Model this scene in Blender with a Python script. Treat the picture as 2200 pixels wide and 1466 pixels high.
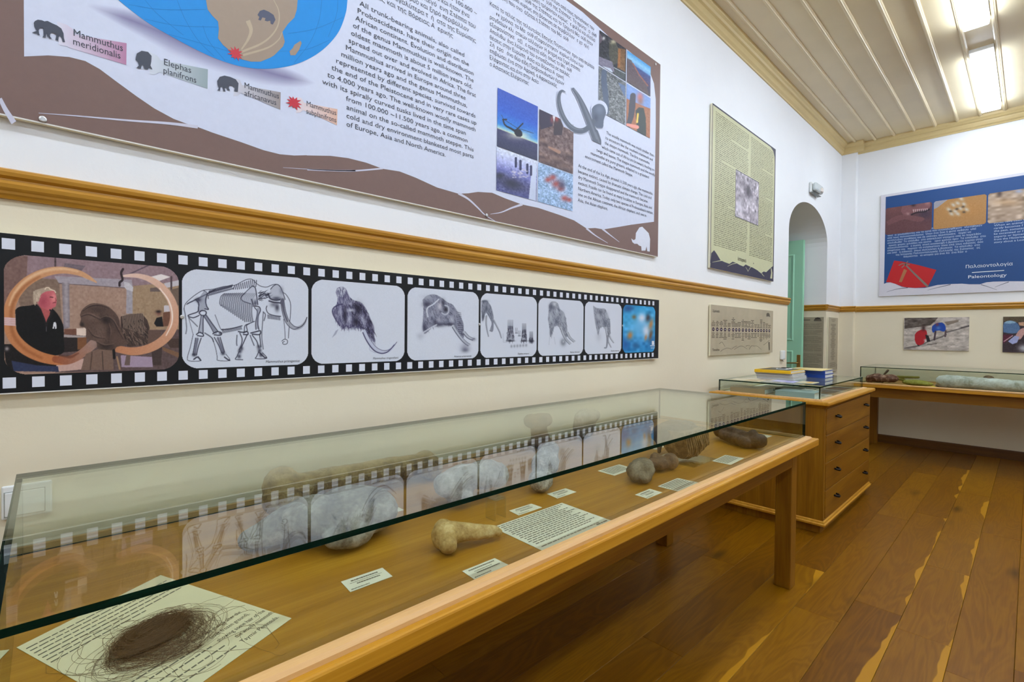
import bpy, bmesh, math, random
import numpy as np
from mathutils import Vector, Matrix
from mathutils.geometry import tessellate_polygon

random.seed(7)
rng = np.random.default_rng(7)
scene = bpy.context.scene
COL = scene.collection
for _o in list(bpy.data.objects):
    bpy.data.objects.remove(_o, do_unlink=True)

# ------------------------------------------------------------------ camera
# room axes: X runs along the left wall towards the back wall, left wall is y = 0 (room is y < 0), z up
YAW, PITCH, ROLL, FPX = math.radians(46.58885), math.radians(-0.87659), math.radians(0.51835), 1056.185
CAM = np.array([0.0, -1.71, 1.35])
_f = np.array([math.cos(YAW)*math.cos(PITCH), math.sin(YAW)*math.cos(PITCH), math.sin(PITCH)])
_r = np.array([math.sin(YAW), -math.cos(YAW), 0.0])
_u = np.cross(_r, _f)
_c, _s = math.cos(ROLL), math.sin(ROLL)
CR, CU, CF = _c*_r + _s*_u, -_s*_r + _c*_u, _f
cam_data = bpy.data.cameras.new('camera')
cam_data.sensor_width = 36.0
cam_data.lens = FPX*36.0/2200.0
cam_data.clip_start = 0.02
cam = bpy.data.objects.new('camera', cam_data)
COL.objects.link(cam)
m = Matrix.Identity(4)
for i in range(3):
    m[i][0], m[i][1], m[i][2], m[i][3] = CR[i], CU[i], -CF[i], CAM[i]
cam.matrix_world = m
scene.camera = cam

# ------------------------------------------------------------------ world, exposure
world = bpy.data.worlds.new('world')
scene.world = world
world.use_nodes = True
world.node_tree.nodes['Background'].inputs[0].default_value = (0.75, 0.82, 1.0, 1)
world.node_tree.nodes['Background'].inputs[1].default_value = 0.25
scene.view_settings.view_transform = 'Standard'
scene.view_settings.look = 'None'
scene.view_settings.gamma = 1.0
scene.view_settings.use_curve_mapping = False
scene.view_settings.exposure = 0.0
scene.cycles.max_bounces = 10
scene.cycles.diffuse_bounces = 5
scene.cycles.transparent_max_bounces = 24
LAMP_POWER = 31.0            # emission strength of the ceiling light diffusers
LAMP_TINT = (0.74, 0.84, 0.98)

# ------------------------------------------------------------------ helpers
def lin(c):
    c = np.asarray(c, float)/255.0
    return np.where(c <= 0.04045, c/12.92, ((c+0.055)/1.055)**2.4)
def L4(c, k=1.0):
    v = np.clip(lin(c)*k, 0, 1)
    return (float(v[0]), float(v[1]), float(v[2]), 1.0)

BASE = {}                      # world position of each top-level thing
def root_of(o):
    while o.parent is not None:
        o = o.parent
    return o
def tag(o, label=None, cat=None, group=None, kind=None):
    if label: o['label'] = label
    if cat: o['category'] = cat
    if group: o['group'] = group
    if kind: o['kind'] = kind
    return o
def thing(name, loc, label, cat, group=None):
    o = bpy.data.objects.new(name, None)
    o.empty_display_size = 0.05
    COL.objects.link(o)
    o.location = loc
    BASE[o.name] = np.array(loc, float)
    return tag(o, label, cat, group)
def link_mesh(name, me, parent=None, loc=None):
    o = bpy.data.objects.new(name, me)
    COL.objects.link(o)
    if parent is not None:
        o.parent = parent
    elif loc is not None:
        o.location = loc
        BASE[o.name] = np.array(loc, float)
    else:
        BASE[o.name] = np.zeros(3)
    return o
def mk(name, v, f, mat, parent=None, smooth=False, base=None, mats=None, fm=None):
    """v in world metres; a child is stored relative to its thing; a top-level mesh gets its origin at `base`"""
    v = np.asarray(v, float).reshape(-1, 3)
    if parent is not None:
        off = BASE[root_of(parent).name]
    elif base is not None:
        off = np.array(base, float)
    else:
        lo, hi = v.min(0), v.max(0)
        off = np.array([(lo[0]+hi[0])/2, (lo[1]+hi[1])/2, lo[2]])
    me = bpy.data.meshes.new(name)
    me.from_pydata((v-off).tolist(), [], [list(map(int, q)) for q in f])
    for mm in (mats or [mat]):
        me.materials.append(mm)
    if fm is not None:
        me.polygons.foreach_set('material_index', np.asarray(fm, np.int32))
    if smooth:
        me.polygons.foreach_set('use_smooth', np.ones(len(me.polygons), bool))
    me.update()
    return link_mesh(name, me, parent, None if parent is not None else off)
class MB:
    """collects simple solids into one mesh"""
    def __init__(s): s.v, s.f, s.m = [], [], []
    def add(s, v, f, mi=0):
        n = len(s.v)
        s.v += [tuple(p) for p in v]
        s.f += [[i+n for i in q] for q in f]
        s.m += [mi]*len(f)
        return s
    def box(s, a, b, mi=0):
        x0, y0, z0 = [min(a[i], b[i]) for i in range(3)]
        x1, y1, z1 = [max(a[i], b[i]) for i in range(3)]
        v = [(x0,y0,z0),(x1,y0,z0),(x1,y1,z0),(x0,y1,z0),(x0,y0,z1),(x1,y0,z1),(x1,y1,z1),(x0,y1,z1)]
        return s.add(v, [(0,3,2,1),(4,5,6,7),(0,1,5,4),(1,2,6,5),(2,3,7,6),(3,0,4,7)], mi)
    def bbox(s, a, b, r=0.004, mi=0):
        """box with chamfered edges"""
        bm = bmesh.new()
        bmesh.ops.create_cube(bm, size=1.0)
        a, b = np.array(a, float), np.array(b, float)
        lo, hi = np.minimum(a, b), np.maximum(a, b)
        for q in bm.verts:
            q.co = [(lo[i]+hi[i])/2 + q.co[i]*(hi[i]-lo[i]) for i in range(3)]
        bmesh.ops.bevel(bm, geom=list(bm.edges), offset=min(r, 0.45*float((hi-lo).min())), segments=2, affect='EDGES', profile=0.5)
        bm.verts.index_update()
        s.add([tuple(q.co) for q in bm.verts], [[q.index for q in p.verts] for p in bm.faces], mi)
        bm.free()
        return s
    def prism(s, pts, fn0, fn1, mi=0):
        """closed profile pts swept from fn0(p) to fn1(p)"""
        n = len(pts)
        v = [fn0(p) for p in pts] + [fn1(p) for p in pts]
        f = [(i, (i+1) % n, n+(i+1) % n, n+i) for i in range(n)] + [list(range(n))[::-1], list(range(n, 2*n))]
        return s.add(v, f, mi)
    def tube(s, path, r, n=8, mi=0):
        path = [np.array(p, float) for p in path]
        rs = r if hasattr(r, '__len__') else [r]*len(path)
        v, f = [], []
        for i, p in enumerate(path):
            d = path[min(i+1, len(path)-1)] - path[max(i-1, 0)]
            d = d/(np.linalg.norm(d)+1e-9)
            a = np.cross(d, [0, 0, 1.0])
            if np.linalg.norm(a) < 1e-3: a = np.cross(d, [1.0, 0, 0])
            a /= np.linalg.norm(a); b = np.cross(d, a)
            for k in range(n):
                t = 2*math.pi*k/n
                v.append(p + rs[i]*(math.cos(t)*a + math.sin(t)*b))
        for i in range(len(path)-1):
            for k in range(n):
                f.append((i*n+k, i*n+(k+1) % n, (i+1)*n+(k+1) % n, (i+1)*n+k))
        f += [list(range(n))[::-1], [(len(path)-1)*n+k for k in range(n)]]
        return s.add(v, f, mi)
    def build(s, name, mat, parent=None, smooth=False, base=None):
        mats = mat if isinstance(mat, list) else None
        return mk(name, s.v, s.f, mat, parent, smooth, base, mats, s.m if mats else None)
def box(name, a, b, mat, parent=None, r=None):
    mb = MB()
    return (mb.bbox(a, b, r) if r else mb.box(a, b)).build(name, mat, parent)

# ---- picture <-> room: pinhole relations used to read positions off the flat wall and table surfaces
def proj(P):
    d = np.asarray(P, float) - CAM
    w = d @ CF
    return np.stack([1100 + FPX*(d @ CR)/w, 733 - FPX*(d @ CU)/w], -1)
def hit(px, py, ax, val):
    d = CR*((px-1100)/FPX) - CU*((py-733)/FPX) + CF
    return CAM + d*((val-CAM[ax])/d[ax])
def zf(x0, y0, s):
    return lambda L: [(x0+x*s, y0+y*s) for x, y in L]
def P2(s):
    q = [float(t) for t in s.replace(',', ' ').split()]
    return list(zip(q[::2], q[1::2]))
# ------------------------------------------------------------------ materials
def newmat(name):
    mt = bpy.data.materials.new(name)
    mt.use_nodes = True
    nt = mt.node_tree
    return mt, nt, nt.nodes['Principled BSDF']
def N(nt, typ, **kw):
    n = nt.nodes.new(typ)
    for k, v in kw.items(): setattr(n, k, v)
    return n
def noise_node(nt, vec, scale, detail=4.0, rough=0.55, dist=0.0):
    n = N(nt, 'ShaderNodeTexNoise')
    n.inputs['Scale'].default_value = scale; n.inputs['Detail'].default_value = detail
    n.inputs['Roughness'].default_value = rough; n.inputs['Distortion'].default_value = dist
    nt.links.new(vec, n.inputs['Vector'])
    return n
def ramp(nt, fac, stops):
    n = N(nt, 'ShaderNodeValToRGB')
    e = n.color_ramp.elements
    e[0].position, e[0].color = stops[0]; e[1].position, e[1].color = stops[-1]
    for p, c in stops[1:-1]:
        q = e.new(p); q.color = c
    nt.links.new(fac, n.inputs['Fac'])
    return n
def mapping(nt, scale, coord='Object'):
    tc = N(nt, 'ShaderNodeTexCoord'); mp = N(nt, 'ShaderNodeMapping')
    mp.inputs['Scale'].default_value = scale
    nt.links.new(tc.outputs[coord], mp.inputs['Vector'])
    return mp.outputs['Vector']
def bump(nt, bs, h, strength, dist=0.01):
    b = N(nt, 'ShaderNodeBump')
    b.inputs['Strength'].default_value = strength; b.inputs['Distance'].default_value = dist
    nt.links.new(h, b.inputs['Height']); nt.links.new(b.outputs['Normal'], bs.inputs['Normal'])
def plain(name, col, rough=0.5, spec=0.4, var=0.06, scale=20.0, bmp=0.0, metal=0.0, k=1.0):
    mt, nt, bs = newmat(name)
    c = np.array(L4(col, k)[:3])
    nz = noise_node(nt, mapping(nt, (1, 1, 1)), scale)
    a, b = np.clip(c*(1-var), 0, 1), np.clip(c*(1+var), 0, 1)
    rp = ramp(nt, nz.outputs['Fac'], [(0.3, (*a, 1)), (0.7, (*b, 1))])
    nt.links.new(rp.outputs['Color'], bs.inputs['Base Color'])
    bs.inputs['Roughness'].default_value = rough; bs.inputs['Metallic'].default_value = metal
    bs.inputs['Specular IOR Level'].default_value = spec
    if bmp: bump(nt, bs, nz.outputs['Fac'], bmp)
    return mt
def wood(name, dark, mid, light, axis=0, rough=0.42, spec=0.35, k=1.0, fine=1.0, rnd=0.0):
    mt, nt, bs = newmat(name)
    sc = [14.0, 14.0, 14.0]; sc[axis] = 0.9
    tc = N(nt, 'ShaderNodeTexCoord')
    vec = tc.outputs['Object']
    if rnd:
        oi = N(nt, 'ShaderNodeObjectInfo')
        cm = N(nt, 'ShaderNodeVectorMath', operation='SCALE'); cm.inputs[0].default_value = (3.7, 9.1, 5.3)
        nt.links.new(oi.outputs['Random'], cm.inputs['Scale'])
        ad = N(nt, 'ShaderNodeVectorMath', operation='ADD')
        nt.links.new(vec, ad.inputs[0]); nt.links.new(cm.outputs['Vector'], ad.inputs[1])
        vec = ad.outputs['Vector']
    mp = N(nt, 'ShaderNodeMapping'); mp.inputs['Scale'].default_value = sc
    nt.links.new(vec, mp.inputs['Vector'])
    n1 = noise_node(nt, mp.outputs['Vector'], 1.1, 5.0, 0.6, 0.6)
    mp2 = N(nt, 'ShaderNodeMapping')
    s2 = [90.0*fine]*3; s2[axis] = 2.2
    mp2.inputs['Scale'].default_value = s2
    nt.links.new(vec, mp2.inputs['Vector'])
    n2 = noise_node(nt, mp2.outputs['Vector'], 1.6, 3.0, 0.6)
    mx = N(nt, 'ShaderNodeMath', operation='MULTIPLY_ADD')
    mx.inputs[1].default_value = 0.35; nt.links.new(n2.outputs['Fac'], mx.inputs[0])
    ml = N(nt, 'ShaderNodeMath', operation='MULTIPLY'); ml.inputs[1].default_value = 0.65
    nt.links.new(n1.outputs['Fac'], ml.inputs[0]); nt.links.new(ml.outputs[0], mx.inputs[2])
    rp = ramp(nt, mx.outputs[0], [(0.30, L4(dark, k)), (0.5, L4(mid, k)), (0.68, L4(light, k))])
    nt.links.new(rp.outputs['Color'], bs.inputs['Base Color'])
    bs.inputs['Roughness'].default_value = rough; bs.inputs['Specular IOR Level'].default_value = spec
    bump(nt, bs, n2.outputs['Fac'], 0.06, 0.002)
    return mt
def glass_mat(name, tint, edge=False):
    """thin clear pane: straight-through transparency plus mirror reflection by the true Fresnel share"""
    mt = bpy.data.materials.new(name); mt.use_nodes = True
    nt = mt.node_tree; nt.nodes.clear()
    out = N(nt, 'ShaderNodeOutputMaterial')
    geo = N(nt, 'ShaderNodeNewGeometry')
    ior = N(nt, 'ShaderNodeMapRange')
    ior.inputs['To Min'].default_value = 1.52; ior.inputs['To Max'].default_value = 1/1.52
    nt.links.new(geo.outputs['Backfacing'], ior.inputs['Value'])
    fr = N(nt, 'ShaderNodeFresnel'); nt.links.new(ior.outputs['Result'], fr.inputs['IOR'])
    tr = N(nt, 'ShaderNodeBsdfTransparent'); tr.inputs['Color'].default_value = (*tint, 1)
    gl = N(nt, 'ShaderNodeBsdfGlossy'); gl.inputs['Roughness'].default_value = 0.0
    gl.inputs['Color'].default_value = (0.97, 1.0, 0.98, 1)
    if edge:
        df = N(nt, 'ShaderNodeBsdfDiffuse'); df.inputs['Color'].default_value = (0.0008, 0.012, 0.008, 1); gl.inputs['Color'].default_value = (0.25, 0.4, 0.35, 1)
        md = N(nt, 'ShaderNodeMixShader'); md.inputs[0].default_value = 0.04
        nt.links.new(df.outputs[0], md.inputs[1]); nt.links.new(tr.outputs[0], md.inputs[2])
        low = md.outputs[0]
    else:
        low = tr.outputs[0]
    mx = N(nt, 'ShaderNodeMixShader')
    nt.links.new(fr.outputs[0], mx.inputs[0]); nt.links.new(low, mx.inputs[1]); nt.links.new(gl.outputs[0], mx.inputs[2])
    nt.links.new(mx.outputs[0], out.inputs['Surface'])
    return mt
def emit_mat(name, col, strength):
    mt, nt, bs = newmat(name)
    bs.inputs['Base Color'].default_value = (0.8, 0.8, 0.8, 1)
    bs.inputs['Emission Color'].default_value = (*col, 1)
    bs.inputs['Emission Strength'].default_value = strength
    return mt
def vcol_mat(name, rough=0.45, spec=0.3, k=1.0):
    mt, nt, bs = newmat(name)
    at = N(nt, 'ShaderNodeAttribute'); at.attribute_name = 'ink'
    nt.links.new(at.outputs['Color'], bs.inputs['Base Color'])
    bs.inputs['Roughness'].default_value = rough; bs.inputs['Specular IOR Level'].default_value = spec
    return mt
_ink = {}
def ink(col, rough=0.45, spec=0.3):
    key = (tuple(col), rough)
    if key not in _ink:
        _ink[key] = plain('ink_%d_%d_%d' % tuple(int(c) for c in col), col, rough, spec, 0.02, 60.0, k=INK_K)
    return _ink[key]
INK_K = 1.0

# walls: white above the dado rail, cream below, fine plaster relief
def wall_mat():
    mt, nt, bs = newmat('wall_paint')
    geo = N(nt, 'ShaderNodeNewGeometry'); sp = N(nt, 'ShaderNodeSeparateXYZ')
    nt.links.new(geo.outputs['Position'], sp.inputs[0])
    gt = N(nt, 'ShaderNodeMath', operation='GREATER_THAN'); gt.inputs[1].default_value = 1.70
    nt.links.new(sp.outputs['Z'], gt.inputs[0])
    nz = noise_node(nt, geo.outputs['Position'], 1.3, 4)
    up = ramp(nt, nz.outputs['Fac'], [(0.3, (0.80, 0.815, 0.84, 1)), (0.7, (0.84, 0.855, 0.88, 1))])
    lo = ramp(nt, nz.outputs['Fac'], [(0.3, (0.73, 0.66, 0.50, 1)), (0.7, (0.77, 0.70, 0.54, 1))])
    mx = N(nt, 'ShaderNodeMix', data_type='RGBA')
    nt.links.new(gt.outputs[0], mx.inputs[0]); nt.links.new(lo.outputs[0], mx.inputs[6]); nt.links.new(up.outputs[0], mx.inputs[7])
    nt.links.new(mx.outputs[2], bs.inputs['Base Color'])
    bs.inputs['Roughness'].default_value = 0.7; bs.inputs['Specular IOR Level'].default_value = 0.25
    n2 = noise_node(nt, geo.outputs['Position'], 28.0, 6, 0.6)
    bump(nt, bs, n2.outputs['Fac'], 0.10, 0.01)
    return mt
# oak floor: each plank its own tone, cathedral grain, pale sapwood streak along one edge of some planks
def floor_mat():
    mt, nt, bs = newmat('oak_floor')
    tc = N(nt, 'ShaderNodeTexCoord'); oi = N(nt, 'ShaderNodeObjectInfo')
    off = N(nt, 'ShaderNodeVectorMath', operation='SCALE'); off.inputs[0].default_value = (31.0, 0.0, 17.0)
    nt.links.new(oi.outputs['Random'], off.inputs['Scale'])
    ad = N(nt, 'ShaderNodeVectorMath', operation='ADD')
    nt.links.new(tc.outputs['Object'], ad.inputs[0]); nt.links.new(off.outputs[0], ad.inputs[1])
    v = ad.outputs[0]
    mp = N(nt, 'ShaderNodeMapping'); mp.inputs['Scale'].default_value = (1.3, 9.0, 1.0); nt.links.new(v, mp.inputs['Vector'])
    n0 = noise_node(nt, mp.outputs[0], 0.8, 3.0, 0.5, 0.8)
    # cathedral rings: sine of a smooth field
    rg = N(nt, 'ShaderNodeMath', operation='MULTIPLY'); rg.inputs[1].default_value = 70.0
    nt.links.new(n0.outputs['Fac'], rg.inputs[0])
    sn = N(nt, 'ShaderNodeMath', operation='SINE'); nt.links.new(rg.outputs[0], sn.inputs[0])
    mp2 = N(nt, 'ShaderNodeMapping'); mp2.inputs['Scale'].default_value = (5.0, 160.0, 1.0); nt.links.new(v, mp2.inputs['Vector'])
    n2 = noise_node(nt, mp2.outputs[0], 1.0, 3.0, 0.6)
    # tone
    tone = N(nt, 'ShaderNodeMath', operation='MULTIPLY_ADD'); tone.inputs[1].default_value = 0.07
    nt.links.new(sn.outputs[0], tone.inputs[0])
    t2 = N(nt, 'ShaderNodeMath', operation='MULTIPLY_ADD'); t2.inputs[1].default_value = 0.30
    nt.links.new(n2.outputs['Fac'], t2.inputs[0])
    t3 = N(nt, 'ShaderNodeMath', operation='MULTIPLY_ADD'); t3.inputs[1].default_value = 0.34; t3.inputs[2].default_value = 0.18
    nt.links.new(oi.outputs['Random'], t3.inputs[0])
    nt.links.new(t3.outputs[0], t2.inputs[2]); nt.links.new(t2.outputs[0], tone.inputs[2])
    rp = ramp(nt, tone.outputs[0], [(0.15, L4((92, 54, 2))), (0.45, L4((120, 76, 3))), (0.75, L4((142, 96, 6)))])
    # sapwood
    sp = N(nt, 'ShaderNodeSeparateXYZ'); nt.links.new(tc.outputs['Object'], sp.inputs[0])
    mp3 = N(nt, 'ShaderNodeMapping'); mp3.inputs['Scale'].default_value = (1.9, 0.0, 1.0); nt.links.new(v, mp3.inputs['Vector'])
    n3 = noise_node(nt, mp3.outputs[0], 1.0, 2.5, 0.5)
    edge = N(nt, 'ShaderNodeMapRange'); edge.inputs['From Min'].default_value = 0.46; edge.inputs['From Max'].default_value = 0.74
    edge.inputs['To Min'].default_value = -0.004; edge.inputs['To Max'].default_value = 0.055
    nt.links.new(n3.outputs['Fac'], edge.inputs['Value'])
    df = N(nt, 'ShaderNodeMath', operation='SUBTRACT'); nt.links.new(edge.outputs[0], df.inputs[0]); nt.links.new(sp.outputs['Y'], df.inputs[1])
    sm = N(nt, 'ShaderNodeMapRange'); sm.inputs['From Min'].default_value = -0.002; sm.inputs['From Max'].default_value = 0.002
    nt.links.new(df.outputs[0], sm.inputs['Value'])
    sel = N(nt, 'ShaderNodeAttribute'); sel.attribute_type = 'OBJECT'; sel.attribute_name = 'sap'
    sm2 = N(nt, 'ShaderNodeMath', operation='MULTIPLY'); nt.links.new(sm.outputs[0], sm2.inputs[0]); nt.links.new(sel.outputs['Fac'], sm2.inputs[1])
    sm = sm2
    # knots
    mpk = N(nt, 'ShaderNodeMapping'); mpk.inputs['Scale'].default_value = (1.6, 5.0, 1.0); nt.links.new(v, mpk.inputs['Vector'])
    vo = N(nt, 'ShaderNodeTexVoronoi'); vo.inputs['Scale'].default_value = 0.75; nt.links.new(mpk.outputs[0], vo.inputs['Vector'])
    kn = N(nt, 'ShaderNodeMapRange'); kn.inputs['From Min'].default_value = 0.03; kn.inputs['From Max'].default_value = 0.16
    kn.inputs['To Min'].default_value = 0.45; kn.inputs['To Max'].default_value = 1.0
    nt.links.new(vo.outputs['Distance'], kn.inputs['Value'])
    mx = N(nt, 'ShaderNodeMix', data_type='RGBA'); mx.inputs[7].default_value = L4((176, 124, 20))
    nt.links.new(sm.outputs[0], mx.inputs[0]); nt.links.new(rp.outputs[0], mx.inputs[6])
    mk_ = N(nt, 'ShaderNodeMix', data_type='RGBA', blend_type='MULTIPLY'); mk_.inputs[0].default_value = 1.0
    nt.links.new(mx.outputs[2], mk_.inputs[6]); nt.links.new(kn.outputs[0], mk_.inputs[7])
    nt.links.new(mk_.outputs[2], bs.inputs['Base Color'])
    bs.inputs['Roughness'].default_value = 0.36; bs.inputs['Specular IOR Level'].default_value = 0.22
    bump(nt, bs, n2.outputs['Fac'], 0.05, 0.002)
    return mt
def bone_mat(name, dark, mid, light, rough=0.65, scale=18.0, stripes=None, bmp=0.5):
    mt, nt, bs = newmat(name)
    vec = mapping(nt, (1, 1, 1))
    n1 = noise_node(nt, vec, scale, 6, 0.62, 0.4)
    n2 = noise_node(nt, vec, scale*7, 4, 0.6)
    ad = N(nt, 'ShaderNodeMath', operation='MULTIPLY_ADD'); ad.inputs[1].default_value = 0.3
    nt.links.new(n2.outputs['Fac'], ad.inputs[0])
    ml = N(nt, 'ShaderNodeMath', operation='MULTIPLY'); ml.inputs[1].default_value = 0.7
    nt.links.new(n1.outputs['Fac'], ml.inputs[0]); nt.links.new(ml.outputs[0], ad.inputs[2])
    rp = ramp(nt, ad.outputs[0], [(0.36, L4(dark)), (0.5, L4(mid)), (0.64, L4(light))])
    nt.links.new(rp.outputs['Color'], bs.inputs['Base Color'])
    bs.inputs['Roughness'].default_value = rough; bs.inputs['Specular IOR Level'].default_value = 0.3
    bump(nt, bs, n2.outputs['Fac'], bmp, 0.004)
    return mt

M = {}
M['wall'] = wall_mat()
M['floor'] = floor_mat()
M['under'] = plain('subfloor_dark', (30, 18, 8), 0.9)
M['ceil'] = plain('ceiling_cream_gloss', (222, 206, 170), 0.30, 0.45, 0.03, 3.0)
M['cornice'] = plain('cornice_cream', (206, 184, 132), 0.42, 0.4, 0.03, 3.0)
M['rail'] = wood('rail_oak', (156, 104, 22), (182, 130, 38), (202, 154, 62), 0, 0.36, 0.45)
M['rail_y'] = wood('rail_oak_y', (156, 104, 22), (182, 130, 38), (202, 154, 62), 1, 0.36, 0.45)
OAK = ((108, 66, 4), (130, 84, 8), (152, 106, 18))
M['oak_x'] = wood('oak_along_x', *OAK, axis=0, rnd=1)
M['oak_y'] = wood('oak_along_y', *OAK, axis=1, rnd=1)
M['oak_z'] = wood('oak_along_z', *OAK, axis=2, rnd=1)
M['oak_top'] = wood('oak_top_light', (172, 116, 22), (194, 138, 34), (212, 162, 58), 0, 0.38, 0.4)  # same oak coloured paler: overhead light put into the colour of the tops
M['oak_lit_y'] = wood('oak_painted_lit_y', (172, 116, 22), (194, 138, 34), (212, 162, 58), 1, 0.38, 0.4)
M['bead'] = wood('oak_bead', (200, 152, 92), (214, 168, 108), (228, 186, 128), 0, 0.35, 0.45)
M['bed'] = wood('oak_bed', (148, 98, 18), (170, 118, 28), (188, 138, 42), 0, 0.4, 0.35)
M['skirt'] = wood('skirting_dark_oak', (72, 42, 8), (92, 56, 12), (112, 72, 20), 1)
M['glass'] = glass_mat('case_glass', (0.935, 0.965, 0.94))
M['glass_edge'] = glass_mat('case_glass_edge', (0.05, 0.3, 0.22), True)
M['acryl'] = glass_mat('acrylic_clear', (0.93, 0.94, 0.94))
M['lamp'] = emit_mat('lamp_diffuser', LAMP_TINT, LAMP_POWER)
M['lamp_body'] = plain('lamp_housing_white', (225, 225, 220), 0.35)
M['green'] = plain('door_green_paint', (158, 214, 182), 0.42, 0.4, 0.02, 4.0)
M['brass'] = plain('brass', (176, 140, 78), 0.3, 0.5, 0.05, metal=0.9)
M['iron'] = plain('dark_iron', (30, 24, 20), 0.4, 0.5, 0.1, metal=0.6)
M['white'] = plain('white_plastic', (226, 230, 230), 0.35, 0.45, 0.01)
M['screw'] = plain('steel_screw', (190, 190, 190), 0.3, 0.5, 0.05, metal=0.8)
M['vcol'] = vcol_mat('printed_ink')
M['vsheen'] = vcol_mat('printed_ink_gloss', 0.3, 0.4)
M['paper'] = plain('cream_paper', (224, 214, 176), 0.75, 0.2, 0.02)
M['card'] = plain('white_card', (230, 226, 202), 0.7, 0.2, 0.02)
# ------------------------------------------------------------------ the room
FL = 0.045                      # floor level
X0R, X1R, Y1R, ZC = -3.0, 7.5, -4.3, 3.785
def structure(o): o['kind'] = 'structure'; return o
# left wall with the arched opening
AX0, AX1, ASP, ARISE, REV = 5.466, 6.83, 2.44, 0.375, 0.92
arch = [(AX0, 0.0), (AX0, ASP)]
for i in range(1, 24):
    t = math.pi*(1 - i/24)
    arch.append(((AX0+AX1)/2 + (AX1-AX0)/2*math.cos(t), ASP + ARISE*math.sin(t)))
arch += [(AX1, ASP), (AX1, 0.0)]
na = len(arch)
outl = [(X0R, 0.0)] + arch + [(X1R, 0.0), (X1R, ZC), (X0R, ZC)]
no = len(outl)
v = [(x, 0.0, z) for x, z in outl] + [(x, REV, z) for x, z in outl]
f = [list(range(no))[::-1], list(range(no, 2*no))]
f += [(i, (i+1) % no, no+(i+1) % no, no+i) for i in range(no)]
structure(mk('wall_left', v, f, M['wall'], base=(0, 0, 0)))
structure(box('wall_corridor', (4.6, 1.9, 0), (8.3, 2.0, ZC), M['wall']))  # unseen wall added behind the arch to block the world light
structure(box('floor_corridor', (4.6, 0.0005, FL-0.05), (8.3, 1.9, FL-0.0005), M['oak_x']))
# back wall with shallow corner pilaster
mb = MB()
mb.prism([(7.4, 0.0), (7.4, -0.155), (X1R, -0.155), (X1R, Y1R), (X1R+0.15, Y1R), (X1R+0.15, 0.0)],
         lambda p: (p[0], p[1], 0.0), lambda p: (p[0], p[1], ZC))
structure(mb.build('wall_back', M['wall']))
structure(box('wall_right', (X0R, Y1R-0.15, 0), (X1R+0.15, Y1R, ZC), M['wall']))
structure(box('wall_front', (X0R-0.15, Y1R-0.15, 0), (X0R, REV, ZC), M['wall']))

# floor: slab plus single planks
fl = structure(box('floor', (X0R, Y1R, FL-0.08), (X1R, 0.0, FL-0.0225), M['under']))
fixed = {7: [-1.15, 0.75, 2.763, 3.66, 5.60], 8: [-0.9, 1.2, 2.55, 4.55, 6.45], 4: [0.3, 1.65, 3.12, 4.9], 5: [-0.4, 1.1, 2.62, 4.45, 6.1], 6: [0.6, 2.9, 4.7, 6.6]}
row = 0
y = 0.0
edges = [0.0] + [-0.02-0.185*k for k in range(1, 24) if -0.02-0.185*k > Y1R+0.03] + [Y1R]
for r in range(len(edges)-1):
    ya, yb = edges[r+1], edges[r]
    if r in fixed: cuts = fixed[r]
    else:
        x = X0R + random.uniform(0.4, 1.8); cuts = []
        while x < X1R-0.4:
            cuts.append(x); x += random.uniform(1.3, 2.1)
    xs = [X0R] + cuts + [X1R]
    for a, b in zip(xs[:-1], xs[1:]):
        g, c = 0.0005, 0.0012
        x0, x1, y0, y1 = a+g, b-g, ya+g, yb-g
        org = np.array([x0, y0, 0.0]); lift_ = np.array([0, 0, FL])
        vv = [(x0,y0,-0.022),(x1,y0,-0.022),(x1,y1,-0.022),(x0,y1,-0.022),(x0,y0,-c),(x1,y0,-c),(x1,y1,-c),(x0,y1,-c),
              (x0+c,y0+c,0),(x1-c,y0+c,0),(x1-c,y1-c,0),(x0+c,y1-c,0)]
        ff = [(0,1,5,4),(1,2,6,5),(2,3,7,6),(3,0,4,7),(4,5,9,8),(5,6,10,9),(6,7,11,10),(7,4,8,11),(8,9,10,11)]
        me = bpy.data.meshes.new('plank')
        me.from_pydata([tuple(np.array(p)-org) for p in vv], [], ff)
        me.materials.append(M['floor'])
        o = bpy.data.objects.new('plank', me); COL.objects.link(o)
        o.parent = fl; o.location = org + lift_ - BASE[fl.name]
        if (r in (6, 7) and 0.5 < a < 5.0) or random.random() < 0.05: o['sap'] = 1.0

# ceiling: slab, boards, battens
ce = structure(box('ceiling', (X0R, Y1R, ZC+0.02), (X1R, 0.0, ZC+0.10), M['ceil']))
by = [-0.152-0.1885*k for k in range(40)]
by = [q for q in by if q > Y1R+0.09]
be = [-0.0] + by + [Y1R]
for i in range(len(be)-1):
    box('board', (X0R, be[i+1]+0.001, ZC), (X1R, be[i]-0.001, ZC+0.02), M['ceil'], ce)
prof = [(-0.017, 0.0), (-0.015, -0.009), (-0.007, -0.013), (-0.004, -0.017), (0.004, -0.017), (0.007, -0.013), (0.015, -0.009), (0.017, 0.0)]
for q in by:
    MB().prism([(q+a, ZC+0.001+b) for a, b in prof], lambda p: (X0R, p[0], p[1]), lambda p: (X1R-0.02, p[0], p[1])).build('batten', M['ceil'], ce)

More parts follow.
